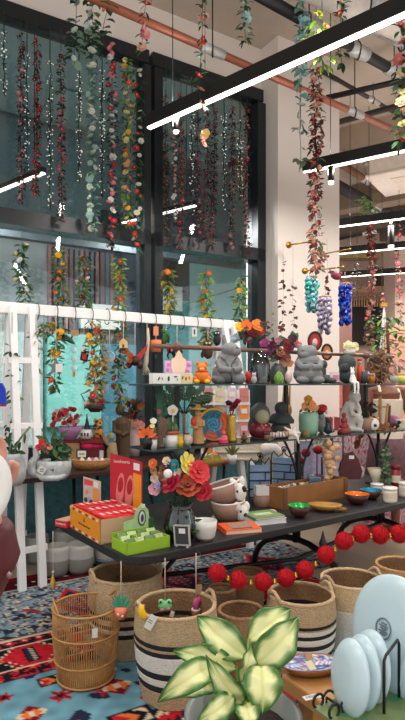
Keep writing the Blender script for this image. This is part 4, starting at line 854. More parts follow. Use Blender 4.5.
# upper shelf
r = S1('printed_strip', 'long white box strip printed with tiny drawings at the shelf end', 'box', 171, [('box', mat((244, 244, 236), .5, var=.03), [k(0, 5.2, 45, 10.4, sy=8)]), ('yellow_side', mat((240, 214, 160), .5), [k(16, 5.2, 14, 9.6, y=-.1, sy=8)])]+
    [('drawing', c, [b(x, z, rx, rz, -4.2, .3, rot=r_)]) for x, z, rx, rz, r_, c in ((-16, 5, .8, 2.2, 30, 'dgrey'), (-12, 5, .5, 1.8, -20, 'grey'), (-5, 5, 1.2, 2.6, 0, 'dgreen'), (3, 7, 2, .8, 0, 'purple'), (5, 4, .6, 1.6, 0, 'grey'), (11, 6, .8, 2, 20, 'brown'), (15, 5, 1, 2, 0, 'dred'), (19, 6, .8, 2, -20, 'orange'))], .10, None, 33)
S1('lotus_card', 'pink floral card with a pale lotus shape, standing on the white strip', 'card', 178, [('card', mat((236, 180, 224), .5, var=.3, scale=60), [k(0, 16.5, 28, 13, sy=1)]), ('lotus', mat((246, 214, 190), .5, var=.06), [p([(-6, 10.5), (6, 10.5), (8, 17), (8, 24), (4.5, 26.5), (3.4, 30), (.5, 33.5), (-2, 30), (-3.4, 26.5), (-7, 24.5), (-7.5, 17)], -1.6, .8)]),
    ('petal_print', mat((226, 120, 200), .5), [b(-10, 19, 2, 2, -.7, .3), b(-11, 14, 1.5, 2, -.7, .3), b(11, 19, 2, 2, -.7, .3), b(10, 13, 2, 1.5, -.7, .3)])], .17, None, 20)
S1('plush_pig', 'bright orange plush animal with yellow belly next to lotus card', 'plush toy', 202, [('body', mat((238, 128, 50), .9, var=.2), [b(0, 7, 8, 7.5), b(0, 16, 5.5, 5), b(-6, 4, 3.4, 4, -3), b(6, 4, 3.4, 4, -3)]), ('snout', mat((246, 170, 90), .9), [b(0, 14, 2.6, 2, -5)]), ('scarf', mat((206, 50, 36), .8), [rg(0, 11.5, 5, 1.7, ax='Z')]), ('ear', mat((230, 110, 40), .9), [b(-4, 20, 1.8, 2.6)]), ('ear', mat((230, 110, 40), .9), [b(4, 20, 1.8, 2.6)]), ('leg', 'yellow', [b(-5, 2, 3, 2.4, -6)]), ('leg', 'yellow', [b(5, 2, 3, 2.4, -6)])], .16)
S1('rabbit_statue', 'grey stone rabbit statue in a robe with tall ears', 'statue', 228, [('body', ST_, [b(0, 12, 14, 12.5), b(-5, 10, 11, 10.5), b(3, 20, 10, 10), b(10, 5, 8, 6, -6), b(-9, 4, 8, 5, -4), b(2, 34, 9, 7, -1), b(7, 32, 6, 5, -4), b(-3, 25, 8, 6), t([(-3, 39, 0), (-4, 44, 0), (-4, 49, 0)], [2.4, 2.6, 1.2], 8), t([(3, 39, 2), (5, 43, 3), (10, 45, 3)], [2.2, 2.4, 1.2], 8), t([(-10, 22, -4), (-7, 14, -12), (3, 13, -14)], [4, 4, 3], 8), t([(10, 21, -4), (11, 14, -11), (5, 13, -14)], [3.5, 3.5, 3], 8)], .55),
    ('robe_edge', DG_, [t([(-7, 26, -9), (-1, 19, -12.5), (2, 10, -15.5), (3, 3, -13)], .7), t([(8, 26, -8), (3, 19, -12), (2, 10, -15.5)], .7)]), ('eye', DG_, [t([(0, 36, -7.6), (1.5, 36.8, -8), (3, 36, -7.9)], .5)]), ('eye', DG_, [t([(7, 35, -8.6), (8.5, 35.8, -8.7), (10, 35, -8.0)], .5)])], .16)
S1('red_pouch', 'small bright red pouch squeezed between the rabbit and glass dome', 'pouch', 248, [('pouch', 'red', [b(0, 6, 3.4, 6.5)]), ('tie', 'gold', [rg(0, 10, 2, .6, ax='Z')])], .10)
S1('glass_dome', 'tall clear glass dome over a dark stone egg', 'dome', 260, [('dome', glassmat((215, 225, 225), .02, .08), [l([(10, 0), (10.5, 10), (10, 20), (7, 29), (0, 33)], n=24)]), ('base', 'dgrey', [l([(0, 0), (11, 0), (11, 1.6), (0, 1.6)])]), ('egg', mat((52, 56, 60), .35), [b(-2, 10, 5, 8.5)]), ('moss', 'sage', [b(5, 4, 4, 3)])], .19)
q = S1('purple_bouquet', 'vase of deep purple and rust silk flowers above the glass dome', 'vase', 278, [('vase', mat((84, 84, 88), .4), [l([(0, 0), (7, 0), (9, 8), (7, 17), (5, 20), (0, 18)])]), ('leaves', 'dgreen', [leaves(22, 0, 28, 13, 9, 8, 4)])]+[('flower', c, [fl(x, z, rr, -4, cmi=0)]) for x, z, rr, c in ((-12, 32, 8, 'purple'), (-5, 37, 6.5, 'plum'), (-14, 40, 5, (150, 50, 110)), (2, 30, 6, (150, 90, 60)), (7, 26, 6, (120, 50, 40)), (5, 21, 5, (190, 150, 120)), (-3, 25, 5, (90, 30, 60)), (9, 35, 4.5, 'dred'), (0, 42, 4, (190, 120, 150)), (11, 20, 4, (196, 130, 90)))], .25)
S1('green_crystal', 'clear green faceted crystal house ornament', 'ornament', 279, [('crystal', mat((150, 200, 90), .1, trans=.5), [l([(0, 0), (5, 0), (5, 6), (2.5, 11), (0, 13)], n=6)])], .08)
S1('pink_egg', 'speckled pink glass egg before the large grey statue', 'ornament', 288.5, [('egg', mat((206, 180, 176), .2, var=.3, scale=80), [b(0, 6.5, 3.6, 6.6)])], .09)
S1('praying_statue', 'largest grey stone statue, plump animal sitting with folded paws', 'statue', 308, [('body', ST_, [b(0, 9, 15, 10), b(0, 14, 14, 13), b(0, 22, 12.5, 9), b(-1, 31, 10.5, 7.5, -1), b(-4, 28.5, 7, 5, -5), b(-9, 37, 2.6, 2.8), b(6, 38, 2.6, 2.8), b(-7, 3.5, 7, 4, -9), b(8, 3.5, 7, 4, -9), t([(-11, 21, -3), (-8, 16, -11), (-1, 16, -14)], [4, 3.6, 3], 8), t([(11, 21, -3), (9, 16, -11), (1, 16, -14)], [4, 3.6, 3], 8)], .55), ('eye', DG_, [t([(-8, 32, -9.5), (-6.5, 32.6, -10), (-5, 32, -10)], .5)]), ('eye', DG_, [t([(-1, 32.4, -9.2), (.5, 33, -9), (2, 32.4, -8.6)], .5)]), ('robe_edge', DG_, [t([(-12.6, 18, -6), (-6, 20, -11.5), (6, 20, -11.5), (12.6, 18, -6)], .6)])], .16)
S1('stone_paws', 'dark grey reclining stone animal beside the large statue', 'statue', 326, [('body', DG_, [b(0, 4.5, 8, 4.5), b(-4, 12, 4.5, 8, 1), b(-2, 19, 3.6, 4.6, 0), b(4, 3, 6, 3, -4)], .5)], .19)
S1('postcard_stack', 'small stack of white and pink cards in a clear stand', 'cards', 334.5, [('cards', mat((232, 214, 216), .5), [k(0, 6, 9, 11, sy=2)]), ('pink_card', mat((222, 130, 160), .5), [k(1, 6, 6, 5, y=-1.2, sy=.4)]), ('stand', 'dgrey', [k(0, .8, 10, 1.6, sy=4)])], .12)
S1('stone_bust', 'dark green grey stone head statue with smooth cap', 'statue', 347, [('head', mat((62, 70, 70), .7, var=.15), [b(0, 9, 9, 9), b(0, 20, 9, 9.5), b(-3, 15, 6, 6, -4)], .5), ('face', mat((44, 48, 50), .6), [b(-3, 15.5, 4.5, 5, -7.2, 3)])], .22)
S1('yellow_posy', 'pot of cream yellow blossoms standing on the stone head', 'plant', 350, [('pot', 'lgrey', [l([(0, 29), (5, 29), (6, 33), (0, 33)])])]+[('flower', mat((244, 232, 190), .8), [fl(rnd.uniform(-6, 6), rnd.uniform(34, 42), 3.2, -2)]) for _ in range(9)], .22)
S1('red_figurine', 'orange red robed figurine next to the stone head', 'figurine', 359.5, [('robe', mat((216, 74, 44), .6), [l([(0, 0), (3.6, 0), (3, 10), (2.4, 18), (0, 19)])]), ('head', mat((220, 170, 130), .6), [b(0, 21.5, 2.4, 2.8)]), ('cap', 'red', [b(0, 23.4, 2.5, 1.6)])], .2)
S1('white_rabbit', 'white rabbit figurine sitting on the shelf edge with dangling legs', 'figurine', 353, [('body', mat((244, 242, 238), .5, var=.03), [b(0, 3.5, 3.4, 4.4), b(-.3, 7, 2.5, 3), b(-.6, 11, 2.2, 2.2, -.5), t([(-1.4, 12.5, 0), (-2, 15, 0), (-1.8, 17, 0)], [.8, 1, .5]), t([(0, 12.5, 0), (.4, 15, 0), (.2, 17, 0)], [.8, 1, .5]), t([(-1, 1.5, -2), (0, 1, -5.5), (.4, -4, -5.8), (.2, -9, -5.8), (-1.0, -9.6, -6.8)], [1.8, 1.4, 1.1, .9, .9]), t([(2, 1.5, -2), (3.4, 1, -5.5), (3.8, -4, -5.8), (3.6, -9, -5.8), (2.6, -9.6, -6.8)], [1.8, 1.4, 1.1, .9, .9])], .35)], -.005+.02)
S1('black_candle', 'short black pillar candle near the brown dried bundle', 'candle', 364.5, [('wax', 'dgrey', [l([(0, 0), (3.4, 0), (3.4, 12), (0, 11.4)])]), ('wick', 'cream', [t([(0, 11.4), (.3, 13.4)], .3)])], .10)
S1('amber_jar', 'small amber glass jar with tan lid', 'jar', 371.5, [('glass', mat((206, 120, 40), .2, trans=.3), [l([(0, 0), (3, 0), (3.2, 8), (0, 8)])]), ('lid', 'lwood', [l([(0, 8), (3.3, 8), (3.3, 10), (0, 10)])])], .09)
S1('dried_bundle', 'shaggy brown dried plant bundle hanging at the rack end', 'dried flowers', 380, [('stems', 'brown', [t([(0, 0), (-1, 20), (1, 34)], 1.6), t([(3, 0), (4, 18), (2, 34)], 1.2)]), ('leaves', mat((128, 98, 70), .9, var=.3), [leaves(190, 0, 17, 9, 15, 5, 1.8)])], .2)
S1('pink_posy', 'pot of pale pink dried flowers behind the yellow pot', 'plant', 395, [('pot', 'lgrey', [l(cup(4, 5, 8, .6))]), ('leaves', 'sage', [leaves(16, 0, 14, 7, 6, 5, 3)])]+[('flower', mat((226, 170, 170), .8, var=.3), [fl(rnd.uniform(-7, 7), rnd.uniform(10, 24), 3, -3)]) for _ in range(12)], .26)
S1('yellow_pot', 'lemon yellow patterned pot at the end of the upper shelf', 'pot', 404, [('pot', mat((230, 222, 110), .4, var=.2), [l(cup(5, 7, 8.5, 1))]), ('mouth_rim', 'olive', [rg(0, 8.5, 6.6, .6, ax='Z')])], .1)
# things on the rod above
def R1(name, label, cat, px, y, parts, dy=.0): return fig(name, label, cat, px, y, SS(px, .36+dy)-.0, parts)
R1('flower_bunch', 'bunch of orange, red and plum silk flowers tied on the copper rod', 'flowers', 248, 348, [('stems', 'dgreen', [t([(0, 0), (0, 12)], 1.4), t([(-4, 4), (3, 14)], .8)]), ('leaves', 'dgreen', [leaves(24, 0, 14, 15, 8, 8, 4)])]+[('flower', c, [fl(x, z, rr, -3)]) for x, z, rr, c in ((-8, 20, 6, 'yellow'), (-2, 22, 6, 'orange'), (9, 22, 7, (236, 130, 40)), (4, 15, 7, 'dred'), (-6, 13, 6, 'plum'), (12, 16, 5, 'red'), (-13, 9, 5, 'lblue'), (0, 9, 5, (130, 30, 60)), (15, 23, 4, 'dbrown'))], -.08)
R1('flower_bunch', 'bunch of dark red flowers and broad green leaves on the rod', 'flowers', 290, 352, [('stems', 'dgreen', [t([(0, -2), (0, 12)], 1.4)]), ('leaves', 'green', [lf(0, 6, 60, 16, 8, -1), lf(-2, 6, 130, 14, 7, -1), lf(4, 6, 95, 16, 8), lf(3, 5, 20, 10, 6)])]+[('flower', c, [fl(x, z, rr, -4)]) for x, z, rr, c in ((-5, 8, 5.5, 'dred'), (2, 13, 5, 'plum'), (7, 7, 4.5, (190, 70, 80)), (0, 4, 4, 'purple'))], -.08)
for (px, y, w_, h_, c, lb) in ((315, 341, 6.5, 9, (170, 40, 44), 'oval dark framed red picture hanging on the white pillar'), (327, 352, 5, 7.5, (226, 140, 60), 'smaller oval framed orange picture lower beside the red one')):
    fig('oval_frame', lb, 'picture', px, y, SS(px, .40), [('frame', 'dbrown', [rg(0, 0, w_, 1.1, ell=h_/w_)]), ('picture', mat(c, .5, var=.4, scale=40), [b(0, 0, w_*.98, h_*.98, .6, .5)]), ('painted_flower', 'lpink', [b(0, -1, w_*.4, h_*.4, -.1, .6)])])
# lower shelf
S2('potted_cactus', 'white and terracotta pot with cactus and a white daisy', 'plant', 171, [('pot', mat((240, 238, 232), .5), [l([(0, 0), (7.4, 0), (8, 12), (0, 12)])]), ('pot_rim', 'terracotta', [l([(0, 12), (8.6, 12), (8.8, 15.5), (8, 15.5), (7.6, 13), (0, 13)])]), ('cactus', 'sage', [b(-2, 21, 4, 8), b(4, 18, 3, 5)]), ('spiky_leaves', 'green', [leaves(24, 0, 19, 7, 5, 7, 2, up=.9)]), ('daisy', 'white', [fl(2, 36, 5.5, -4, nrm=(0, -1, .2)), t([(2, 16, -2), (2, 36, -3.5)], .6)]), ('daisy_centre', 'yellow', [b(2.6, 35.6, 1.8, 1.8, -6)])], .12)
S2('white_planter', 'small white pot with terracotta rim beside the driftwood', 'plant', 152.5, [('pot', 'white', [l([(0, 0), (4.4, 0), (4.8, 9), (0, 9)])]), ('pot_rim', 'terracotta', [l([(0, 9), (5.2, 9), (5.2, 12), (0, 11)])]), ('leaves', 'sage', [leaves(16, 0, 15, 4, 4, 6, 2.2, up=.8)]), ('flower', 'white', [fl(1, 27, 3.6, -2), t([(0, 10), (1, 26)], .5)]), ('yellow_flower', 'lyellow', [fl(0, 22, 2.8, -3)])], .10)
S2('tall_cactus', 'tall slender green cactus with pink blossom behind the driftwood', 'plant', 161, [('stem', mat((64, 110, 84), .8, var=.2), [t([(0, 0), (0, 20), (-1, 40), (0, 58)], [3.4, 3.6, 3.6, 2], 9), t([(0, 28), (5, 30), (5, 38)], [2, 2, 1.4], 8)]), ('blossom', mat((196, 110, 120), .8), [fl(3, 24, 3, -4), fl(-2, 33, 2.6, -4)]), ('pot', 'terracotta', [l(cup(4.4, 5, 7, .6))])], .24)
S2('driftwood', 'rough upright piece of brown driftwood between cactus pots', 'driftwood', 162, [('wood', mat((110, 86, 72), .9, var=.4, scale=30, bump=.8), [t([(-2, 0), (-3, 12), (0, 22), (-1, 31)], [4.4, 3.6, 3.2, 1.4], 9), t([(1, 10), (4, 20), (3, 27)], [2.6, 2, .8], 8)], .6)], .10)
S2('bromeliad', 'orange bromeliad flower in a round black vase', 'plant', 147, [('vase', mat((26, 26, 30), .2), [l([(0, 0), (4, 0), (6, 6), (4, 12), (2.6, 14), (0, 13)])]), ('flower_spikes', mat((240, 110, 50), .7, var=.2), [lf(0, 12, a, 11, 5, -2, -.4) for a in (20, 50, 80, 110, 140, 165)]), ('leaves', 'dgreen', [lf(0, 11, a, 8, 4) for a in (10, 60, 130)])], .10)
S2('dotted_gourd', 'round red and white dotted gourd box by the wooden figure', 'ornament', 187.5, [('gourd', mat((206, 188, 178), .4, var=.5, scale=110), [b(0, 6, 5.4, 6)]), ('lid', 'dred', [b(0, 11.4, 2.4, 1.4)])], .08)
S2('wooden_figure', 'carved tan wooden figure with flat hat and folded arms', 'statue', 198, [('body', mat((186, 140, 92), .6, var=.25), [l([(0, 0), (6.6, 0), (5.6, 8), (4.6, 18), (5.2, 24), (2, 28), (0, 29)]), b(0, 31, 3, 4), t([(-5, 24, -1), (-6, 18, -4), (0, 16, -6)], [1.6, 1.5, 1.2], 8), t([(5, 24, -1), (6, 19, -4), (1, 19, -6)], [1.6, 1.5, 1.2], 8)], .4), ('hat', mat((200, 160, 90), .7), [l([(0, 35), (9, 35), (8, 36.2), (2.6, 37), (2, 40), (0, 40)])]), ('shawl', mat((206, 74, 50), .7, var=.3), [b(-4, 23, 3.4, 5, -3)]), ('base', 'dbrown', [l([(0, 0), (8, 0), (8, 1.4), (0, 1.4)])])], .11)
def swirl(u, v):
    x, y = u*2-1, v*2-1; r_ = math.hypot(x, y); a = math.atan2(y, x)
    if r_ < .42: return (80, 170, 200) if int(r_*14+a*.5) % 2 else (30, 110, 160)
    if abs(a) < .9 or a < -1.4 and a > -2.2: return (206, 60, 40) if int(r_*16) % 2 else (230, 110, 50)
    return (236, 176, 60) if r_ > .86 else (40, 130, 150) if int(r_*12) % 2 else (20, 90, 110)
pl_ = S2('painted_plate', 'upright round plate painted with teal swirl and red edge', 'plate', 214, [('back', mat((150, 70, 50), .5), [b(0, 17, 16.4, 16.8, 1, 1)]), ('stand', 'dbrown', [k(0, 1.5, 16, 3, y=2, sy=5)])], .2)
s_ = SS(214, .2)/F; q = MB(s_); q.grid(lambda u, v: Vector((16*v*math.cos(6.2832*u), -.2-1.2*v*v, 17+16.4*v*math.sin(6.2832*u))), 40, 12, lambda u, v: swirl(.5+.5*v*math.cos(6.2832*u), .5+.5*v*math.sin(6.2832*u))); part('painted_face', q, colmat(.3, .5), pl_)
def buddha(label, px, c, h, off, base=None, rough=.3, hat=None):
    u = h/12.; S2('buddha_figurine', label, 'figurine', px, [('body', mat(c, rough, var=.15), [b(0, 2*u, 4.4*u, 2.2*u, 0, 3*u), b(0, 4.6*u, 2.8*u, 3*u), b(0, 9*u, 1.9*u, 2.2*u), b(0, 11.4*u, .8*u, .8*u), t([(-2.4*u, 6*u), (-3*u, 3.4*u, -2*u), (0, 2.8*u, -3*u)], 1*u), t([(2.4*u, 6*u), (3*u, 3.4*u, -2*u), (0, 2.8*u, -3*u)], 1*u)], .3*u)]+([('base', mat(base, .4), [l([(0, -.01), (4.6*u, 0), (4.6*u, 1.2*u), (0, 1.2*u)])])] if base else []), off)
buddha('small pink seated buddha figurine before the painted plate', 223.5, (232, 92, 120), 13, .07, (196, 60, 90))
S2('gold_tower', 'tower of stacked shiny gold rings holding dark roses', 'vase', 231.5, [('stack', mat((196, 160, 70), .25, .6, .2), [l([(0, 0), (5, 0), (6, 2), (4.4, 5), (5.6, 7.5), (4.2, 10.5), (5.4, 13), (4, 16), (5, 18.5), (3.8, 21.5), (4.6, 24), (4, 27), (0, 26)])]), ('stems', 'dgreen', [t([(0, 24), (3, 34)], .6), t([(0, 24), (-2, 32)], .6)])]+[('rose', c, [fl(x, z, rr, -2)]) for x, z, rr, c in ((3, 36, 4.4, 'dred'), (-3, 38, 3.6, 'plum'), (6, 40, 3.2, (150, 20, 60)), (0, 33, 3, (120, 20, 50)))], .12)
buddha('tiny dark bronze figurine next to the gold tower', 244, (86, 80, 66), 10, .10)
S2('hooded_figure', 'grey hooded monk figure with pale green face and maroon body', 'statue', 260, [('hood', mat((84, 86, 88), .6), [b(0, 24, 10.5, 11.5, 1.5), b(-7, 12, 5, 10, 3), b(0, 30, 7, 6, 2)], .5), ('face', mat((150, 150, 120), .6), [b(1.5, 22, 7, 7.5, -7, 4)]), ('body', mat((120, 34, 44), .2, var=.4), [b(0, 9, 11.5, 9.5, -1)]), ('base', 'dgrey', [l([(0, 0), (9, 0), (9, 1.4), (0, 1.4)])])], .15)
S2('hatted_statue', 'dark slate statue in wide round hat behind white shells', 'statue', 281, [('hat', mat((56, 60, 64), .7), [l([(0, 13), (13, 13), (13.4, 16), (9, 22), (0, 24)]), b(0, 28, 6.6, 6.5)], .5), ('body', mat((80, 82, 84), .7), [b(0, 8, 10, 8.4)])], .2)
for i, (px, c, lb) in enumerate(((273, (206, 180, 176), 'rosy ridged seashell lying under the slate hat'), (280, (226, 214, 206), 'white ridged seashell in the middle of the shell row'), (286, (190, 160, 150), 'tan ridged seashell beside the white starfish'))):
    S2('seashell', lb, 'shell', px, [('shell', mat(c, .4, var=.3, scale=60), [t([(-5, 3, 0), (-2, 4, 0), (2, 4, 0), (5.4, 2.4, 0)], [1.2, 3.4, 3, .6], 9)]), ('ridges', mat((150, 110, 100), .5), [rg(-1, 4, 3.4, .5, ax='X'), rg(2, 3.8, 3, .5, ax='X')])], .06, 'seashells on the lower glass shelf')
S2('starfish', 'white starfish draped over the front edge of the glass shelf', 'starfish', 293, [('body', mat((232, 226, 214), .8, var=.1), [t([(0, 5, 0), (-9, 11, 0)], [2.6, .8]), t([(0, 5, 0), (-8, 3, -2)], [2.6, .8]), t([(0, 5, 0), (3, 2, -6), (5, -5, -6.5)], [2.6, 1.8, .8]), t([(0, 5, 0), (8, 5, 0)], [2.6, .8]), t([(0, 5, 0), (3, 12, 1)], [2.6, .8])], .4)], .04)
S2('celadon_pot', 'mint green celadon pot holding a peach rose bunch', 'pot', 308.5, [('pot', mat((150, 196, 168), .25, var=.1), [l([(0, 0), (8, 0), (9.6, 5), (9.8, 17), (9, 22), (8, 22), (8, 18), (0, 16)], n=26)]), ('leaves', 'sage', [leaves(12, 0, 25, 8, 4, 6, 3)])]+[('rose', mat(c, .8), [fl(x, z, rr, -4)]) for x, z, rr, c in ((-5, 28, 5, (250, 186, 130)), (2, 29, 5.4, (246, 160, 100)), (6, 26, 4, (250, 200, 150)), (-1, 35, 4.4, (240, 170, 60)))], .18)
S2('moss_stone', 'mossy brown pyramid stone in front of the celadon pot', 'stone', 306, [('stone', mat((120, 110, 70), .9, var=.4), [l([(0, 0), (5.4, 0), (3.4, 5), (0, 8)], n=7)])], .05)
S2('gnome', 'grey figurine wearing a big red cap with green brim', 'figurine', 321.5, [('body', mat((150, 154, 156), .7), [b(0, 7, 5, 7.4), b(0, 16, 3.4, 4)]), ('cap', 'red', [b(0, 24, 6, 4.4, rot=-15)]), ('brim', 'dgreen', [b(-2, 20, 4.6, 2)]), ('trim', 'white', [b(4.5, 21, 1.8, 2.4, -2)])], .22)
S2('cat_figurine', 'small navy blue cat figurine sitting upright', 'figurine', 328, [('body', mat((36, 46, 62), .3), [b(0, 5, 4.4, 5), b(0, 9.6, 2.8, 4), b(0, 14, 2.8, 2.6), t([(-1.8, 15.5), (-2.3, 18)], [1, .2]), t([(1.8, 15.5), (2.3, 18)], [1, .2]), t([(3.6, 2), (6, 3, -1), (5, 5.5, -2)], [.9, .8, .5])], .35)], .09)
S2('red_buddha', 'red lacquered buddha tower figurine of three stacked forms', 'figurine', 344, [('body', mat((150, 50, 48), .35, var=.2), [l([(0, 0), (6, 0), (6, 4), (5, 5)]), b(0, 7, 5, 4), b(0, 13, 3.6, 3.8), b(0, 18.4, 2.4, 2.6)], .4), ('base', 'dred', [l([(0, 0), (6.6, 0), (6.6, 2), (0, 2)])])], .07)
S2('thinker_statue', 'white stone seated man with bowed head resting on his hand', 'statue', 353, [('body', mat((214, 212, 206), .8, var=.1, bump=.2), [b(1, 35, 6, 6.4, -2), b(2, 33, 4.5, 4, -5), t([(1, 30, -1), (-2, 26, 0), (-6, 17, 2), (-7, 8, 2)], [3, 6.5, 6.5, 5.6], 10), b(-3, 5, 8, 5, 0), t([(-5, 8, -1), (4, 14, -8), (5, 13, -9)], [4.6, 4, 3.4], 9), t([(5, 13, -9), (4.5, 6, -8), (4.6, 1.5, -8), (7, 1.2, -11)], [3.4, 2.6, 2, 1.6], 9), t([(-8, 6, -2), (-4, 3, -9), (3, 2.4, -9)], [4, 3, 2], 9), t([(-4, 26, -3), (-3, 18, -8), (4, 15, -9)], [3, 2.4, 2], 8), t([(2, 26, -3), (5, 18, -9), (4, 24, -8), (2, 30, -6)], [2.8, 2.2, 1.9, 1.6], 8)], .45)], .16)
S2('dog_cup', 'brown cup with a white dog face on its side', 'cup', 367, [('cup', DB, [l([(0, 0), (7.4, 0), (9, 6), (9.4, 13), (8.6, 13), (8, 6), (0, 3)])]), ('dog_face', 'white', [b(5, 7.4, 5.4, 6.2, -6.4, 3.2)]), ('nose', 'navy', [b(5.4, 6.4, 1.8, 1.6, -9.2, 1.2)]), ('ear', 'lwood', [b(1.4, 13, 1.8, 2.2, -7)]), ('ear', 'lwood', [b(9, 13, 1.8, 2.2, -5)])], .09)
S2('tassel_plant', 'small plum and green plant growing behind the dog cup', 'plant', 366, [('leaves', ['dgreen', 'plum'], [leaves(26, 0, 18, 9, 7, 6, 3, 0), leaves(20, 0, 20, 9, 7, 5, 3, 1)]), ('pot', 'dbrown', [l(cup(5, 6, 10, 1))])], .24)
S2('gold_stand', 'light wooden tiered stand with round plates and slanting post', 'stand', 381, [('post', 'lwood', [t([(-1, 0), (-1, 36)], 1.7, 8)]), ('tier', 'lwood', [l([(0, 36), (7.4, 36), (7.4, 37.6), (0, 37.6)])]), ('tier', 'lwood', [l([(0, 22), (5, 22), (5, 23.4), (0, 23.4)])]), ('base', 'lwood', [l([(0, 0), (7, 0), (7, 1.6), (0, 1.6)])]), ('slanted_post', 'lwood', [t([(4, 0), (7, 26)], 1.3, 7)]), ('leather_strap', 'brown', [t([(8, 2), (8.6, 24)], 1.3, 7)])], .12)
S2('leaf_heap', 'heap of rust brown dried leaves on the lower glass shelf', 'leaf heap', 385, [('leaves', mat((160, 104, 66), .9, var=.4), [leaves(26, 0, 2.6, 8, 2, 5, 3)])], .05)
S2('cream_box', 'cream coloured flat box at the far end of the lower shelf', 'box', 404, [('box', 'cream', [k(0, 3.6, 17, 7.2, sy=10)]), ('lid', mat((236, 226, 200), .5), [k(0, 7.6, 17.6, 1.4, sy=10.6)])], .12)
S2('black_bird', 'little black bird figurine on the brown leaves', 'figurine', 396, [('body', 'black', [b(0, 4, 3.6, 2.6, rot=20), b(3, 7, 1.9, 1.9), t([(-3, 3), (-6, 1)], [1.4, .5]), t([(4.6, 7), (6.4, 6.6)], [.8, .2])], .3), ('legs', 'dbrown', [t([(0, 2.4), (0, 0)], .4)])], .06)
S2('pink_pouch', 'pink and lilac patterned pouch behind the leather strap', 'pouch', 393, [('pouch', mat((206, 120, 170), .8, var=.4, scale=60), [b(0, 6, 7.4, 6)]), ('drawstring', 'lilac', [rg(0, 11, 3, .7, ax='Z')])], .22)
# ---------------------------------------------------------------- things on the dark plank of the white rack
def PK(name, label, cat, px, py, parts, up=0., group=None, rz=0, dy=0.):
    Y = .69*F/(py-HY); o = fig(name, label, cat, px, py, Y+dy, parts, group, rz); o.location.z = .811+up*(Y+dy)/F; return o
GLZ = mat((186, 190, 192), .35, var=.45, scale=34)
PK('swan_planter', 'grey glazed swan shaped planter with leafy plant and red flowers', 'plant', 54, 479, [('body', GLZ, [l([(0, 0), (12, 0), (16, 5), (17.5, 12), (17, 19), (15.4, 19), (14.4, 9), (0, 5)], ell=.8), t([(-14, 5, -6), (-20, 8, -6), (-20, 18, -6), (-15, 24, -6), (-16, 30, -6), (-19, 31, -6)], [4, 4.4, 4, 3, 2.2, 1], 9), t([(14, 5, -8), (8, 3, -13), (-8, 3, -13), (-16, 6, -8)], [1.5, 3, 3, 2], 8)]), ('soil', 'dbrown', [l([(0, 15), (15, 15)], ell=.8)]), ('leaves', ['dgreen', 'green'], [leaves(30, 3, 25, 17, 7, 14, 5.5, 0, 10, .3), leaves(16, -3, 34, 12, 10, 12, 5, 1, 8, .6)]), ('price_tag', 'white', [k(-8, 11, 7, 7, y=-14.5, sy=.4, rot=38)]), ('tag_print', 'dgrey', [k(-8, 12, 4, .7, y=-14.9, sy=.2, rot=-7), k(-8, 10, 4, .7, y=-14.9, sy=.2, rot=-7)]), ('stem', 'green', [t([(-4, 24), (-10, 42), (-8, 60)], .7), t([(0, 24), (-12, 50)], .7)])]+[('flower', c, [fl(x, z, rr, -6)]) for x, z, rr, c in ((-13, 32, 4, 'red'), (-9, 34, 3.6, (220, 60, 60)), (-6, 29, 3.6, (236, 120, 110)), (-11, 38, 3, 'red'), (-3, 32, 3, (236, 140, 120)))])
PK('swan_planter', 'second grey glazed planter cut by the frame, with a green stalk', 'plant', 12, 485, [('body', GLZ, [l([(0, 0), (9, 0), (13, 6), (14, 18), (11, 27), (14, 32), (12.6, 32), (9.6, 27), (12, 10), (0, 6)])]), ('boss', 'lgrey', [b(5, 12, 2.2, 2.2, -12)]), ('stalk', 'sage', [t([(-2, 24), (8, 46), (18, 58)], 1.2), t([(-4, 24), (0, 50)], .8)]), ('leaves', 'dgreen', [leaves(16, 0, 40, 12, 12, 12, 4)])])
PK('wicker_tray', 'oval wicker tray of pale crystals behind the candy box', 'tray', 91, 469, [('tray', mat((170, 118, 70), .8, var=.3, scale=80, bump=.8), [l([(0, 0), (14, 0), (18, 4), (19, 9), (17.8, 9), (16, 4), (0, 3)], ell=.6)]), ('rim', mat((190, 140, 90), .8), [l([(18, 8.4), (19.4, 9), (18.6, 9.8), (17.6, 9)], ell=.6)])])
for x, z, c, lb in ((-9, 9, (236, 214, 180), 'cream crystal chunk in the oval wicker tray'), (-2, 10, (230, 200, 210), 'pale pink crystal chunk in the oval wicker tray'), (5, 11, (214, 190, 220), 'lilac crystal chunk, tallest in the oval wicker tray'), (11, 9, (206, 214, 220), 'icy grey crystal chunk at the tray rim')):
    PK('crystal', lb, 'crystal', 91+x, 469, [('crystal', mat(c, .2, var=.25), [l([(0, 0), (3.4, 0), (3, 5), (0, 8)], n=6)])], 4.)
PK('framed_note', 'tiny black framed white note standing on the wicker tray', 'sign', 82, 468, [('frame', 'black', [k(0, 14, 11, 9, sy=1)]), ('paper', 'white', [k(0, 14, 8.4, 6.4, y=-.4, sy=.6)]), ('print', 'grey', [k(0, 14, 5.5, 1, y=-.8, sy=.2)]), ('foot', 'black', [t([(0, 10), (0, 4)], .7)])], 0)
PK('hinged_chest', 'maroon woven box stacked with red cloth under the leopard candle', 'box', 92, 461, [('body', mat((112, 40, 48), .8, var=.3), [k(0, 6.5, 23, 13, sy=16)]), ('cloth', mat((206, 40, 90), .9, var=.3), [b(-3, 15, 9, 4, -3, 7), b(5, 15, 7, 3.6, -2, 6)]), ('lid', mat((150, 52, 50), .8), [k(0, 21, 25, 4.4, sy=17, rot=3)]), ('white_label', 'white', [k(11, 8, 4, 7, y=-8.1, sy=.4)])])
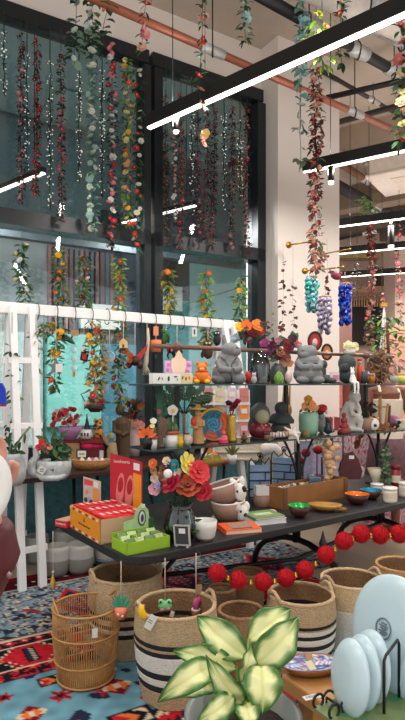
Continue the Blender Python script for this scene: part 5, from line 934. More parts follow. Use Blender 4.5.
PK('wooden_box', 'tan wooden box holding gift wrapped roses', 'box', 68, 462, [('body', mat((190, 150, 100), .6, var=.2), [k(0, 10, 24, 20, sy=16)]), ('lid', mat((120, 30, 40), .6), [k(0, 21, 25, 2.4, sy=17)])])
PK('rose_bouquet', 'round bouquet of small red and pink roses in lilac wrapping', 'flowers', 66, 462, [('wrapping', mat((206, 140, 196), .5, var=.3), [l([(0, 0), (6, 0), (10, 8), (12, 13), (0, 10)], x=4)]), ('leaves', 'sage', [leaves(20, 2, 22, 13, 9, 4, 2.4)])]+[('rose', [(206, 26, 44), (226, 70, 80), (236, 150, 150), (170, 20, 40), (214, 30, 60), (240, 214, 210)][i_ % 6], [fl(-12+(i_*7 % 26)+rnd.uniform(-1, 1), 15+(i_*5 % 17)+rnd.uniform(-1, 1), rnd.uniform(2.3, 3.3), -6+rnd.uniform(-2, 2))]) for i_ in range(26)], 22.4)
PK('leopard_candle', 'orange spotted leopard shaped vase on the maroon box', 'vase', 98.5, 461, [('body', mat((236, 160, 70), .5, var=.1), [l([(0, 0), (4.6, 0), (5, 6), (3.6, 10), (0, 11)]), b(0, 14, 4.2, 4.4), b(-2.8, 18, 1.4, 1.6), b(2.8, 18, 1.4, 1.6)]), ('spots', 'dbrown', [b(rnd.uniform(-4, 4), rnd.uniform(1, 17), .9, .8, -4.4, .9) for _ in range(22)]), ('muzzle', 'cream', [b(1, 12.6, 2, 1.6, -3.6)])], 23.4)
PK('skull_mug', 'small white mug with dark teeth pattern and yellow handle', 'mug', 86, 461, [('mug', 'white', [l([(0, 0), (5.4, 0), (6, 4), (5.4, 9), (0, 8)])]), ('pattern', 'dbrown', [k(x, 4.4, 1.6, 3.4, y=-5.6, sy=.8) for x in (-3, 0, 3)]), ('handle', 'yellow', [rg(-6.4, 6, 2.2, .7)])], 23.4, None, 0, -.06)
PK('cone_ornament', 'dark purple cone shaped ornament behind the white mug', 'ornament', 87, 461, [('cone', mat((60, 50, 70), .4), [l([(0, 0), (4, 0), (3, 8), (1.4, 16), (0, 22)])]), ('tip', 'gold', [b(0, 22, .9, .9)])], 23.4, None, 0, .05)
PK('wooden_statue', 'tall dark brown carved wooden statue with bowed head', 'statue', 121, 459, [('body', mat((92, 70, 46), .6, var=.3, bump=.3), [t([(2, 0), (2, 20), (1, 36), (0, 42)], [7, 7, 8, 4], 12), b(-1, 49, 4.6, 5.6, -1), t([(-6, 38, -1), (-6, 28, -6), (0, 26, -8)], [2.6, 2.2, 1.8], 8), t([(8, 38, -1), (8, 27, -5), (2, 24, -8)], [2.6, 2.2, 1.8], 8)], .6), ('base', 'dbrown', [l([(0, 0), (9, 0), (9, 2), (0, 2)])])])
PK('stone_figure', 'pale tan carved figure leaning against the dark statue', 'statue', 112, 461, [('body', mat((176, 150, 110), .7, var=.2, bump=.3), [t([(1, 0), (0, 12), (1, 20)], [6, 5.4, 3.4], 10), b(-1, 26, 3.6, 4.2, -1), t([(-4, 18, -1), (-7, 24, -3), (-6, 29, -3)], [1.8, 1.5, 1.2], 8)], .5)], 0, None, 0, -.1)
PK('flower_pot', 'pale pink vase of peach and dark red roses beside the statue', 'vase', 133, 456, [('vase', mat((214, 190, 184), .5, var=.15), [l([(0, 0), (6, 0), (7.4, 10), (6, 24), (5, 30), (0, 28)])]), ('leaves', 'dbrown', [leaves(26, 0, 44, 12, 8, 8, 4)])]+[('rose', c, [fl(x, z, rr, -4)]) for x, z, rr, c in ((-6, 34, 5.4, (246, 196, 170)), (2, 33, 5.4, (240, 180, 160)), (8, 31, 4.6, (226, 140, 130)), (-2, 40, 4, (150, 70, 50)), (4, 44, 4, (120, 60, 40)), (8, 50, 4, (160, 100, 50)), (-6, 50, 3.6, 'dred'), (0, 54, 3.6, (110, 60, 50)))])
PK('palm_plant', 'dark green palm with spreading fronds behind the glass shelves', 'plant', 184, 463, [('pot', 'dgrey', [l(cup(9, 11, 16, 1))]), ('trunk', 'brown', [t([(0, 10), (0, 50)], 1.6)])]+[('frond', 'dgreen', [t([(0, 48), (L*.5*math.cos(a), 50+L*.55*math.sin(a)+6), (L*math.cos(a), 50+L*math.sin(a)*.8)], .7)]+[lf(L*f*math.cos(a), 50+L*f*math.sin(a)+(6 if .2 < f < .7 else 2), math.degrees(a)+sg*48, 12, 4, 0, sg*.3) for f in (.25, .4, .55, .7, .85, 1.) for sg in (-1, 1)]) for a, L in ((.25, 24), (.75, 26), (2.3, 26), (2.85, 24), (1.5, 24), (3.3, 16), (-.15, 18))], 0)
PK('white_pot', 'little white pot with pointed red green succulent on the plank', 'plant', 232, 464, [('pot', 'white', [l(cup(4, 5, 9, .7))]), ('leaves', mat((110, 100, 60), .7, var=.4), [lf(0, 8, a, 12, 2.6, 0, d_) for a, d_ in ((90, 0), (70, .3), (110, -.3), (50, 0), (130, .2), (80, -.5))])])
PK('golden_basket', 'shallow golden woven basket with greens on the dark plank', 'basket', 212, 466, [('basket', mat((186, 140, 60), .6, var=.3, bump=.6), [l([(0, 0), (9, 0), (13, 8), (12, 8), (8, 2), (0, 2)], ell=.7)]), ('filling', ['lgreen', 'orange'], [leaves(16, 0, 9, 9, 2.4, 6, 3), leaves(10, 0, 9, 9, 2.4, 6, 3, 1)])])
PK('red_dish', 'small dark red lacquer dish beside the golden basket', 'dish', 222, 465, [('dish', mat((140, 30, 40), .3), [l([(0, 0), (5, 0), (7, 4), (6.4, 4), (0, 1.6)])])])
S2('yellow_vase', 'small mustard yellow vase tucked beside the daisy pot', 'vase', 180.5, [('vase', mat((226, 190, 50), .35), [l([(0, 0), (2.6, 0), (3.2, 5), (2, 9), (2.6, 12), (0, 11)])]), ('rim', 'gold', [rg(0, 12, 2.5, .5, ax='Z')])], .07)
S2('wooden_acorn', 'little brown wooden acorn before the white starfish', 'ornament', 267, [('nut', mat((150, 100, 60), .4), [b(0, 4, 3, 4)]), ('cap', 'dbrown', [b(0, 6.8, 3.3, 2)])], .03)
S1('grey_pebble_cat', 'small pale grey cat figurine between the rabbit and glass dome', 'figurine', 254, [('body', 'lstone', [b(0, 4, 3, 4.2), b(0, 8.6, 2.2, 2.2), t([(-1.4, 10), (-1.8, 12.4)], [.8, .2]), t([(1.4, 10), (1.8, 12.4)], [.8, .2])], .35)], .04)
# ---------------------------------------------------------------- hanging strands
def GW(label, px, y0, y1, cols, leafc, n=.16, **kw):   # in front of the window glass
    Y = YW(px, n); topz = at(px, y0, Y).z; kw.setdefault('top', max(topz+.01, 4.62)); return garland(label, px, y0, y1, Y, cols, leafc, **kw)
LDK = ['dgreen', (52, 60, 44)]
RDK = [(40, 28, 30), (70, 24, 34)]
FG = 'garlands hanging down the windows'
# wide window: red and plum strands
GW('dusty pink and plum flower strand second from the window edge', 21, 34, 205, [(206, 130, 140), 'plum', (120, 40, 60)], RDK, wpx=3.6, fpx=2.3, step=4, leafpx=4, dens=2.6, group=FG)
GW('deep red flower strand beside the dusty pink one', 37, 40, 196, [(150, 16, 36), (190, 24, 44)], RDK, wpx=3.6, fpx=2.3, step=4, leafpx=4, dens=2.6, group=FG)
GW('dark pink flower strand between two strings of fairy lights', 61, 52, 222, [(190, 60, 80), 'plum', (206, 120, 130)], RDK, wpx=3.6, fpx=2.3, step=4, leafpx=4, dens=2.6, group=FG)
GW('pale white and mint rose strand, the widest in the window', 92, 62, 232, [(226, 236, 226), (170, 206, 204), 'white'], [(90, 130, 110), (130, 170, 150)], wpx=5.5, fpx=3.6, step=6, leafpx=5.5, dens=2.6, group=FG, n=.22)
GW('bright red and pink rose strand with green leaves by the mullion', 112, 42, 248, [(220, 30, 60), (236, 130, 150), 'white', (200, 20, 40)], LDK, wpx=5, fpx=3.2, step=4.6, leafpx=5, dens=2.6, group=FG, n=.22)
GW('yellow, peach and green leafy strand next to the window mullion', 127, 60, 226, [(240, 190, 60), 'peach', (226, 90, 60), 'lyellow'], ['green', 'lgreen'], wpx=5.5, fpx=3, step=6, leafpx=5.5, dens=3.4, group=FG, n=.24)
GW('green leafy strand with white and red blooms over the mullion', 138, 66, 252, ['white', (220, 50, 60), (236, 226, 200)], ['dgreen', 'green'], wpx=5.5, fpx=3, step=8, leafpx=5.5, dens=3.2, group=FG, n=.24)
# fairy light strings
def fairy(label, px, y0, y1):
    Y = YW(px, .12); s = Y/F; A = at(px, y0, Y); L = (y1-y0)*s; r = thing('fairy_light_string', label, 'string lights', A, 0, 'fairy light strings in the window'); q = MB(); q.tube([(0, 0, 4.62-A.z)]+[(math.sin(i*1.7)*.8*s, 0, -L*i/12) for i in range(13)], .0045, 5); part('wire', q, 'dgreen', r)
    R_ = random.Random(px); q = MB()
    for i in range(int((y1-y0)/2.2)): q.blob((R_.uniform(-3, 3)*s, R_.uniform(-2, 2)*s, -L*R_.random()), .0052, 6, 4)
    o = part('bulbs', q, mat((250, 246, 236), emit=.7), r); o['kind'] = 'stuff'
    q = MB()
    for i in range(int((y1-y0)/3)): q.leaf((0, 0, -L*R_.random()), (R_.uniform(-1, 1), R_.uniform(-1, 1), R_.uniform(-1, .3)), 4*s, 2*s)
    part('leaves', q, 'dgreen', r)
for px, y0, y1, lb in ((4, 30, 96, 'fairy light string closest to the window edge'), (27, 50, 170, 'fairy light string between the dusty pink and deep red strands'), (50, 60, 210, 'fairy light string between the deep red and dark pink strands'), (79, 68, 184, 'fairy light string before the pale rose strand'), (102, 70, 196, 'fairy light string between the pale and bright red strands'),
    (192, 112, 214, 'fairy light string in the narrow window, before the lamp end'), (224, 112, 210, 'fairy light string in the middle of the narrow window'), (240, 118, 200, 'fairy light string nearest the pillar side of the narrow window')): fairy(lb, px, y0, y1)
for px, y0, y1, cols, lb in ((166, 92, 246, [(120, 60, 70), 'plum'], 'dim plum strand beside the mullion of the narrow window'), (181, 94, 250, [(200, 26, 44), (160, 14, 34)], 'boldest red strand in the narrow window'), (198, 100, 248, ['plum', (150, 90, 110)], 'dusky plum strand after the bold red one'), (214, 104, 250, [(150, 40, 60), 'plum'], 'dark wine red strand in the middle of the narrow window'),
    (232, 106, 250, ['plum', (170, 110, 120)], 'faded plum strand on the darker stripe of the narrow window'), (247, 108, 254, [(150, 30, 50), (190, 120, 130)], 'wine red strand nearest the window jamb'), (174, 108, 226, [(206, 150, 150), 'white'], 'pale pink thin strand beside the boldest red one'), (207, 108, 240, [(110, 50, 80)], 'thinnest purple strand in the narrow window')):
    GW(lb, px, y0, y1, cols, RDK, wpx=3, fpx=1.9, step=4, leafpx=3.4, dens=2.4, group=FG)
# strands hanging from the ceiling in the room
def GC(label, px, y0, y1, Y, cols, leafc, **kw): kw.setdefault('top', CEIL); kw.setdefault('group', 'flower strands hanging from the ceiling'); return garland(label, px, y0, y1, Y, cols, leafc, **kw)
def topy(Y): return HY-(CEIL-H)*F/Y
GC('ivy and white leaf strand hanging high before the wide window', 76, -25, 66, 4.3, [(206, 226, 220)], ['dgreen', (130, 160, 140), 'sage'], wpx=4, fpx=3.4, step=24, leafpx=8, dens=2.2, lw=.9)
GC('thicker white rose and ivy strand beside the mullion top', 92, -40, 58, 4.2, [(226, 232, 222), (190, 214, 214)], ['dgreen', (110, 150, 120), 'sage'], wpx=6, fpx=5, step=11, leafpx=8, dens=2.6, lw=.9)
GC('long trailing ivy vine curling above the bright red strand', 108, -20, 52, 4.2, [(226, 90, 80)], ['dgreen', 'green'], wpx=4, fpx=3, step=40, leafpx=8, dens=.9, lw=.9, swing=6)
GC('short red and pink rose chain hanging before the copper pipe', 145, -40, 54, 4.0, [(220, 50, 70), (236, 150, 160), (240, 190, 170)], ['dgreen', 'green'], wpx=4, fpx=5, step=10, leafpx=7, dens=1.6, swing=3)
GC('sparse rose chain with one blue bloom, ending at the linear lamp', 202, -20, 112, 3.95, [(214, 36, 60), (236, 140, 150), (196, 30, 60), (244, 190, 180), (150, 200, 214)], ['dgreen', 'green'], wpx=2, fpx=5.6, step=15, leafpx=7, dens=.8, swing=3)
GC('pair of yellow and pink blooms on a thread below the linear lamp', 205, 132, 150, 3.9, [(236, 200, 130), (240, 150, 150)], ['sage'], wpx=3, fpx=5.5, step=8, leafpx=5, dens=.5)
GC('white and pale blue flower strand at the ceiling edge', 246, -30, 44, 4.6, [(214, 236, 232), (160, 206, 210)], ['dgreen', 'green'], wpx=4, fpx=5, step=13, leafpx=7, dens=2.2)
GC('pale blue rose vine passing down behind the linear lamp', 302, -40, 128, 4.7, [(150, 196, 206), (200, 220, 220)], [(60, 110, 100), (110, 160, 150), 'dgreen'], wpx=5, fpx=4.6, step=13, leafpx=8, dens=1.5, lw=.9)
GC('thick red leafy flower column before the white pillar', 316, 68, 272, 4.95, [(160, 34, 50), (206, 110, 110), (130, 24, 40), (226, 160, 140)], [(70, 84, 50), (104, 34, 40), 'dgreen', (120, 46, 46)], wpx=8, fpx=3, step=3., leafpx=5.5, dens=6, fmax=80)
GC('pale green ivy trailing beside the thick red flower column', 300, 118, 172, 4.85, [(200, 224, 210)], ['sage', (130, 180, 150)], wpx=4, fpx=3, step=30, leafpx=8, dens=.7, lw=1.)
GC('green and peach foliage cluster tangled on the linear lamp', 322, 18, 66, 3.5, ['peach', (214, 70, 90), (230, 130, 140)], ['lgreen', 'lime', (96, 180, 70)], wpx=15, fpx=5, step=9, leafpx=12, dens=7, lw=.35)
GC('rose strand with cream blooms hanging above the lamp', 341, -30, 66, 3.9, [(240, 220, 180), (236, 120, 120), (220, 60, 80)], ['dgreen', 'sage'], wpx=5, fpx=4.4, step=13, leafpx=8, dens=2.4)
GC('rose vine at the view edge with big red and cream blooms', 401, -30, 150, 3.55, [(226, 60, 70), (240, 200, 170), (236, 130, 130), 'lyellow'], ['dgreen', 'green'], wpx=6, fpx=6, step=13, leafpx=9, dens=2.6)
GC('far red flower column beyond the pillar', 371, 220, 345, 8.2, [(150, 40, 50), (200, 90, 90), (190, 140, 120)], [(84, 60, 50), (60, 40, 36)], wpx=5, fpx=2.2, step=3., leafpx=3.6, dens=5)
GC('far thin red and pink strand beside the far pillar', 399, 216, 330, 8.6, [(196, 70, 80), (226, 150, 150)], [(60, 50, 40)], wpx=2.4, fpx=2.2, step=6, leafpx=3.4, dens=.9)
GC('far dusky strand hanging over the dark opening', 382, 290, 340, 8.9, [(150, 80, 80), (190, 130, 130)], [(60, 46, 40)], wpx=2.2, fpx=2, step=6, leafpx=3, dens=.9)
GC('far dark strand between pillar and the far red column', 357, 262, 300, 8.4, [(90, 60, 60)], [(46, 40, 38)], wpx=4, fpx=1.8, step=9, leafpx=3.4, dens=1.2)
GC('green fern tuft hanging among the far ceiling pipes', 369, 196, 214, 7.6, ['lgreen'], ['lgreen', 'sage'], wpx=8, fpx=1, step=30, leafpx=9, dens=12, lw=.3)
# thin leaf strings before the pillar
for px, y0, y1, lb in ((271, 308, 345, 'short string of dark red leaves nearest the window jamb'), (283, 262, 342, 'string of dark red leaves hanging from the first brass rod'), (293, 286, 332, 'string of dark red leaves before the middle of the pillar'), (327, 250, 300, 'string of dark red leaves between the two wind chimes')):
    garland(lb, px, y0, y1, 5.3, [(110, 40, 50)], [(96, 34, 44), (70, 30, 36)], wpx=3.2, fpx=1.8, step=12, leafpx=4.6, dens=.55, lw=.9, sr=.0008, top=(2.86 if px != 283 else 2.82), group='leaf strings by the pillar', cat='leaf string', name='leaf_string')
# brass rods on the pillar
BR = ('gold', dict(rough=.3, metal=.7))
def brass(label, px0, y0, px1, y1, Y0, Y1):
    A, B = at(px0, y0, Y0), at(px1, y1, Y1); d = B-A; r = thing('brass_rod', label, 'rail', A, 0, 'brass rods on the pillar')
    q = MB(); q.tube([Vector((0, 0, 0)), d], .008, 8); part('rod', q, BR, r); n_ = d.normalized()
    q = MB(); q.tube([-n_*.012, n_*.006], .034, 16); part('wall_plate', q, BR, r)
    q = MB(); q.blob(d, .013, 10, 7); part('finial', q, BR, r)
zz = at(288, 245, 5.97).z
brass('upper brass rod fixed to the white pillar, nearest the window', 289, 245, 315, 241, 5.93, 5.55)
brass('second brass rod sticking out from the pillar centre', 323, 254, 350, 249, 6.12, 5.75)
brass('long lower brass rod carrying the wind chimes', 305, 271, 343, 267, 5.98, 5.0)
brass('far brass rod on the far partition edge', 398, 304, 383, 303, 11.38, 10.6)
def chime(label, px, y0, y1, w_, Y, cols, rows, per):
    s = Y/F; A = at(px, y0, Y); r = thing('wind_chime', label, 'wind chime', A, 0, 'shell wind chimes'); h = (y1-y0)*s
    q = MB(); q.ring((0, 0, 0), w_*s*.62, .007, 'Z', 20); q.tube([(-w_*s*.6, 0, 0), (w_*s*.6, 0, 0)], .006, 6); part('hoop', q, 'lwood', r)
    q = MB(); q.tube([(-w_*s*.4, 0, 0), (0, 0, 6*s), (w_*s*.4, 0, 0)], .002, 4); q.tube([(0, 0, 6*s), (0, 0, 12*s)], .002, 4); part('hanger', q, 'cream', r)
    dm = MB(); dm.lathe([(0, -.0012), (1, -.0012), (1, .0012), (0, .0012)], n=12)
    ms = [dm.mesh('shell_disc', mat(c, .25, var=.25, scale=3)) for c in cols]; R_ = random.Random(px)
    for i in range(per):
        a = 6.28*i/per; x, y = w_*s*.6*math.cos(a), w_*s*.6*math.sin(a); L = h*(.72+.28*abs(math.sin(a*1.3+1)))*(1 if i % 3 else .8)
        q = MB(); q.tube([(x, y, 0), (x*.8, y*.8, -L)], .0015, 4); part('thread', q, 'cream', r)
        for j in range(rows):
            o = link('shell_disc', ms[R_.randrange(len(ms))], r, (x*(1-.2*j/rows)+R_.uniform(-1, 1)*s, y*(1-.2*j/rows), -L*(j+.7)/rows)); o.scale = (3.0*s, 3.0*s, 1); o.rotation_euler = (math.pi/2+R_.uniform(-.5, .5), 0, R_.uniform(-1.2, 1.2))
chime('turquoise shell wind chime, the highest of the three', 312, 277, 312, 8, 5.15, [(70, 200, 190), (110, 214, 210), (150, 206, 224)], 6, 11)
chime('lilac shell wind chime hanging lowest before the pillar', 325, 297, 334, 9, 4.95, [(190, 176, 206), (170, 156, 190), (206, 200, 220)], 6, 11)
chime('deep blue shell wind chime at the pillar edge', 345, 284, 325, 7, 5.0, [(24, 70, 214), (20, 50, 180), (40, 96, 226)], 7, 11)
fig('hanging_bird', 'small dusky pink cloth bird hanging on the brass rod', 'ornament', 336, 276, 5.1, [('body', mat((150, 70, 84), .8, var=.3), [b(0, 0, 5.5, 3.6, rot=20), b(4.6, 2.4, 2, 1.8)]), ('wing', mat((110, 50, 70), .8), [lf(0, 0, 150, 9, 5, -3)]), ('string', 'cream', [t([(0, 3), (0, 9)], .3)])])
# ---------------------------------------------------------------- swags between transom and white beam
SWG = 'leafy swags over the white beam'
for px, y0, y1, cols, lf_, lb, w_ in ((22, 244, 302, ['lyellow', 'white'], ['dgreen', 'green', 'sage'], 'dark leafy swag with few pale blooms beside the first legs', 8), (60, 250, 306, ['yellow', (240, 170, 40), 'orange'], ['green', 'olive', 'dgreen'], 'yellow and orange flower swag hanging over the white beam', 7), (84, 254, 308, [(220, 40, 60), 'lpink', 'dred'], ['green', 'sage', 'dgreen'], 'red and pink flower swag over the white beam', 8), (119, 258, 318, [(190, 90, 50), 'yellow'], ['olive', 'lgreen', 'green'], 'thin olive green swag with rust blooms next to the mullion', 6),
    (168, 270, 318, ['orange', 'yellow', 'orange'], ['green', 'olive'], 'orange blossom swag just past the mullion', 6), (206, 272, 348, [(226, 110, 40), 'yellow'], ['olive', 'lgreen', 'green'], 'longest orange and green swag in the narrow window', 6.5), (241, 276, 330, ['lyellow', 'yellow', 'white'], ['green', 'lgreen', 'olive'], 'yellow green leafy swag beside the window jamb', 6)):
    GW(lb, px, y0, y1, cols, lf_, n=.34, wpx=w_*1.1, fpx=2.9, step=8, leafpx=6.5, dens=8, lw=.4, top=2.86, group=SWG, swing=3)
# ---------------------------------------------------------------- ornaments hanging from the white beam
def YB(px, off=.0): tt = (px-CX)/F; return (4.26+.72*1.46)/(1-.72*tt)-off
BZ = 2.03
def HB(name, label, cat, px, y, parts, group='ornaments hanging from the white beam', off=.06):
    Y = YB(px, off); o = fig(name, label, cat, px, y, Y, parts+[('string', 'cream', [t([(0, 0), (0, (BZ-at(px, y, Y).z)*F/Y)], .3)])], group); return o
def swag(label, px, y0, y1, cols, lc, w_=6, **kw):
    a = dict(wpx=w_, fpx=3.4, step=7, leafpx=6.5, dens=5.5, lw=.45, top=BZ, group='flower swags hanging below the white beam', swing=3); a.update(kw); garland(label, px, y0, y1, YB(px, .08), cols, lc, **a)
swag('yellow and orange flower swag below the beam, above the star', 57, 322, 362, ['orange', 'yellow', (240, 170, 30)], ['dgreen', 'green', 'olive'], 7, fpx=5)
swag('dark leafy swag with one orange bloom below the star', 55, 372, 392, [(230, 90, 40), (200, 60, 40)], ['dgreen', 'green'], 8, step=9)
swag('loose swag of small cream and yellow flowers near the first legs', 44, 322, 338, ['lyellow', 'yellow', (230, 170, 80)], ['sage', 'green'], 7, fpx=3.4)
swag('long twig swag of red and gold blooms in front of the aqua panel', 92, 320, 408, [(220, 50, 50), 'yellow', 'hotpink', (236, 150, 60)], ['olive', (150, 110, 70), 'green'], 8, step=7)
swag('twisted twig swag with tiny red berries beside the longer one', 100, 330, 400, [(200, 50, 40), (230, 150, 60)], [(150, 120, 80), 'olive'], 5, fpx=2.6, step=9)
swag('green swag with dark red berries below the house ornament', 121, 322, 405, [(150, 30, 40), (190, 60, 40)], ['green', 'olive', 'dgreen'], 6, fpx=3, step=8)
swag('tan carved bead strand close beside the white legs', 36, 332, 372, [(196, 160, 110)], [(150, 130, 90), 'sage'], 4, fpx=3.4, step=8, dens=1.)
HB('metal_bird', 'dark green metal bird on a ring with a kraft tag', 'ornament', 67, 338, [('bird', mat((50, 70, 62), .5), [t([(-8, 4), (-2, 1), (4, -3), (8, -6)], [1, 3, 2.6, .8], 8), b(-8, 4.6, 2, 1.8)], .5), ('ring', 'dgrey', [rg(0, 3, 5.4, .9)]), ('kraft_tag', 'card', [k(8, 5, 8, 6, y=-1, sy=.4)])])
HB('metal_star', 'grey metal star ornament with white tag among the flowers', 'ornament', 56, 367, [('star', mat((120, 124, 124), .5, .3), [p([(0, 9), (2.6, 3), (9, 3), (4, -1), (6, -8), (0, -4), (-6, -8), (-4, -1), (-9, 3), (-2.6, 3)], -1, 2)]), ('white_tag', 'white', [k(3.6, -1, 7, 8, y=-2, sy=.4)])], off=.12)
HB('shell_mobile', 'string of pale round shell discs with brass end', 'mobile', 74, 372, [('disc', mat((200, 226, 230), .3), [b(0, z, 2.8, 3.2, 0, .5)]) for z in (4, 13, 22)]+[('brass_end', 'gold', [k(0, -2.4, 2.6, 5, sy=1)])])
HB('felt_ornament', 'small black and red felt ornament with white corner', 'ornament', 84, 354, [('felt', mat((40, 26, 30), .9), [p([(-4, -6), (3, -8), (5, 2), (-2, 5)], -1, 2)]), ('red_patch', 'red', [p([(-2, -5), (2, -6), (3, -1), (-1, 1)], -1.6, .6)]), ('white_corner', 'white', [p([(-4, 3), (0, 2), (1, 6), (-3, 7)], -1.6, .6)])])
HB('flower_basket', 'hanging wire bowl packed with pink and cream dried flowers', 'basket', 95, 412, [('bowl', 'dbrown', [l([(0, 0), (5, 0), (10, 8), (9.4, 8), (0, 2)])]), ('leaves', ['dgreen', 'brown'], [leaves(14, 0, 9, 10, 4, 6, 3), leaves(14, 0, 9, 10, 4, 6, 3, 1)]), ('wire_handle', 'iron', [t([(-9, 8), (-14, 18), (-8, 20)], .6)])]+[('flower', c, [fl(x, z, 3.4, -5)]) for x, z, c in ((-6, 9, 'lpink'), (-1, 11, 'peach'), (5, 9, 'hotpink'), (1, 7, 'cream'), (8, 11, 'dred'))])
HB('house_ornament', 'tan cardboard house shaped ornament on green swag', 'ornament', 123.5, 345, [('house', mat((224, 190, 130), .6), [p([(-4, -3), (4, -3), (4, 3), (0, 7), (-4, 3)], -1.5, 3)]), ('door_print', 'brown', [k(0, -1, 2, 3, y=-1.7, sy=.3)])], off=.16)
HB('ring_ornament', 'silver hoop ornament with a tiny bead', 'ornament', 109.5, 357, [('hoop', 'lgrey', [rg(0, 0, 5, .8)]), ('bead', 'yellow', [b(0, -4, 1.4, 1.4)])])
HB('red_bird', 'red winged wooden bird ornament with spread wings and dark body', 'ornament', 135, 357, [('wing', mat((190, 36, 30), .4, var=.2), [p([(0, 0), (4, 4), (13, 13), (12, 7), (5, -3)], -1, 1.6)]), ('wing', mat((214, 90, 60), .4, var=.2), [p([(0, 0), (-3, 4), (-10, 11), (-11, 5), (-5, -3)], -1, 1.6)]), ('body', mat((60, 30, 26), .5), [b(0, -4, 5, 5), b(5, -8, 3, 4), b(-6, -8, 3, 3.4)]), ('flower', 'orange', [fl(-4, -3, 3.6, -4)]), ('flower', 'dred', [fl(-8, -10, 3.2, -4)])])
HB('macrame_cord', 'pale knotted rope hanging with frayed end', 'rope', 147, 366, [('cord', mat((206, 196, 178), .9), [t([(1, 38), (1.5, 26), (0, 14), (-1, 4), (-3, -6)], [.8, 1.6, 1.8, 2.6, 1.4], 8)]), ('fringe', 'cream', [t([(-1, 2), (x, -9)], .4, 4) for x in (-4, -2, 0, 2, 4)])])
HB('lantern', 'peach felt cup lantern with face, under a square peach tag', 'lantern', 156, 346, [('cup', mat((240, 130, 84), .7), [l([(0, -6), (4.6, -6), (5.6, 0), (5.4, 6), (4.4, 6), (0, 4)])]), ('tag', mat((236, 150, 110), .7), [k(0, 15, 5, 9, sy=.8)]), ('face_print', 'dbrown', [b(-2, 0, .6, .8, -5.2), b(2, 0, .6, .8, -5.2)]), ('tassel', 'dgrey', [t([(0, -6), (.6, -15)], 1.0, 6)])])
HB('felt_parrot', 'green and red felt parrot ornament', 'ornament', 166, 340, [('body', mat((50, 110, 60), .9), [b(0, 2, 3.6, 7, rot=20)]), ('head', mat((60, 130, 70), .9), [b(-2.4, 9, 2.6, 2.6)]), ('tail', mat((190, 50, 50), .9), [t([(1, -4), (2, -13)], [1.8, .5], 7)]), ('wing', 'dgreen', [lf(1, 6, -80, 10, 4, -3.4)])])
HB('felt_elephant', 'black felt elephant ornament with pink ear', 'ornament', 177, 352, [('body', mat((34, 36, 42), .9), [b(0, 0, 6, 5), b(-6, 2, 3.4, 3.4), t([(-8, 1), (-9.5, -4), (-8, -7)], [1.4, 1, .7], 7)], .4), ('leg', 'dgrey', [t([(-3, -2), (-3, -8)], 1.5, 7)]), ('leg', 'dgrey', [t([(3, -2), (3, -8)], 1.5, 7)]), ('ear', 'pink', [b(-4, 2, 2.4, 2.8, -3, .8)])])
HB('paper_lantern', 'small white tag lantern with dark print', 'ornament', 194.5, 332, [('tag', 'white', [k(0, 0, 5, 9, sy=1.6)]), ('print', 'dgrey', [k(0, 0, 1.4, 5, y=-.9, sy=.2)])])
HB('brown_owl', 'brown felt owl ornament beside the rabbit statue ears', 'ornament', 208, 352, [('body', mat((90, 52, 36), .9), [b(0, 0, 5, 7), b(0, 8, 4, 4)]), ('wing', 'dbrown', [lf(-3, 3, -110, 10, 5, -4)]), ('eye', 'lyellow', [b(-1.6, 8.6, 1.1, 1.1, -3.6)]), ('eye', 'lyellow', [b(1.6, 8.6, 1.1, 1.1, -3.6)])])
HB('dark_owl', 'charcoal felt owl ornament near the end of the beam', 'ornament', 217, 340, [('body', mat((46, 48, 54), .9), [b(0, 0, 4, 5.6), b(0, 6, 3.4, 3.4)]), ('eye', 'white', [b(-1.3, 6.6, .9, .9, -3)]), ('eye', 'white', [b(1.3, 6.6, .9, .9, -3)])])
HB('blue_bag', 'bright blue cloth bag hanging low on the first legs', 'bag', 1, 397, [('bag', mat((26, 60, 190), .8), [p([(-8, -6), (5, -8), (4, 8), (1, 14), (-6, 12)], -3, 5)]), ('red_trim', 'red', [k(-1, -8, 11, 3, y=0, sy=5)])], off=.3)
swag('dark ivy swag trailing behind the white legs', 12, 345, 440, [(120, 70, 60)], ['dgreen', 'green', 'sage'], 7, step=40, dens=1.2, lw=.6)
# ---------------------------------------------------------------- ornaments hanging from the table edge and rims
def HT(name, label, cat, px, y, Y, y_top, parts): return fig(name, label, cat, px, y, Y, parts+[('string', 'cream', [t([(0, 2), (0, y-y_top)], .35)])], 'ornaments on strings under the table edge')
HT('flame_ornament', 'gold tassel ornament hanging at the table end', 'ornament', 53, 582, 3.55, 531, [('tassel', mat((226, 180, 70), .5), [l([(0, -7), (2, -6), (2.6, 0), (1, 6), (0, 9)], n=10)]), ('bead', 'white', [b(0, 10, 1.3, 1.3)])])
HT('succulent_ornament', 'coral pot ornament with jade green leaves on a string', 'ornament', 121, 612, 2.77, 561, [('pot', mat((240, 130, 100), .6), [l([(0, -6), (5, -6), (6.4, 0), (6, 5), (0, 5)])]), ('leaves', mat((60, 140, 110), .6), [lf(0, 4, a, L, 5.6, -1) for a, L in ((90, 18), (60, 14), (120, 14), (30, 11), (150, 11), (100, 13))]), ('spot', 'white', [b(-2, 0, 1.4, 1.4, -5.4), b(2.4, -2, 1.2, 1.2, -5.4)])])
HT('banana_ornament', 'yellow felt ornament with a white price tag', 'ornament', 144, 612, 2.53, 604, [('felt', mat((240, 190, 30), .8), [t([(-2, 7, 0), (-3, 2, 0), (-1, -4, 0), (1, -7, 0)], [1.6, 3.6, 4.2, 1.6], 9)]), ('price_tag', 'white', [k(7, -9, 8, 15, y=-3, sy=.5, rot=30)]), ('tag_print', 'grey', [k(7, -7, 4.5, .8, y=-3.4, sy=.2, rot=30), k(6, -9, 4.5, .8, y=-3.4, sy=.2, rot=30)])])
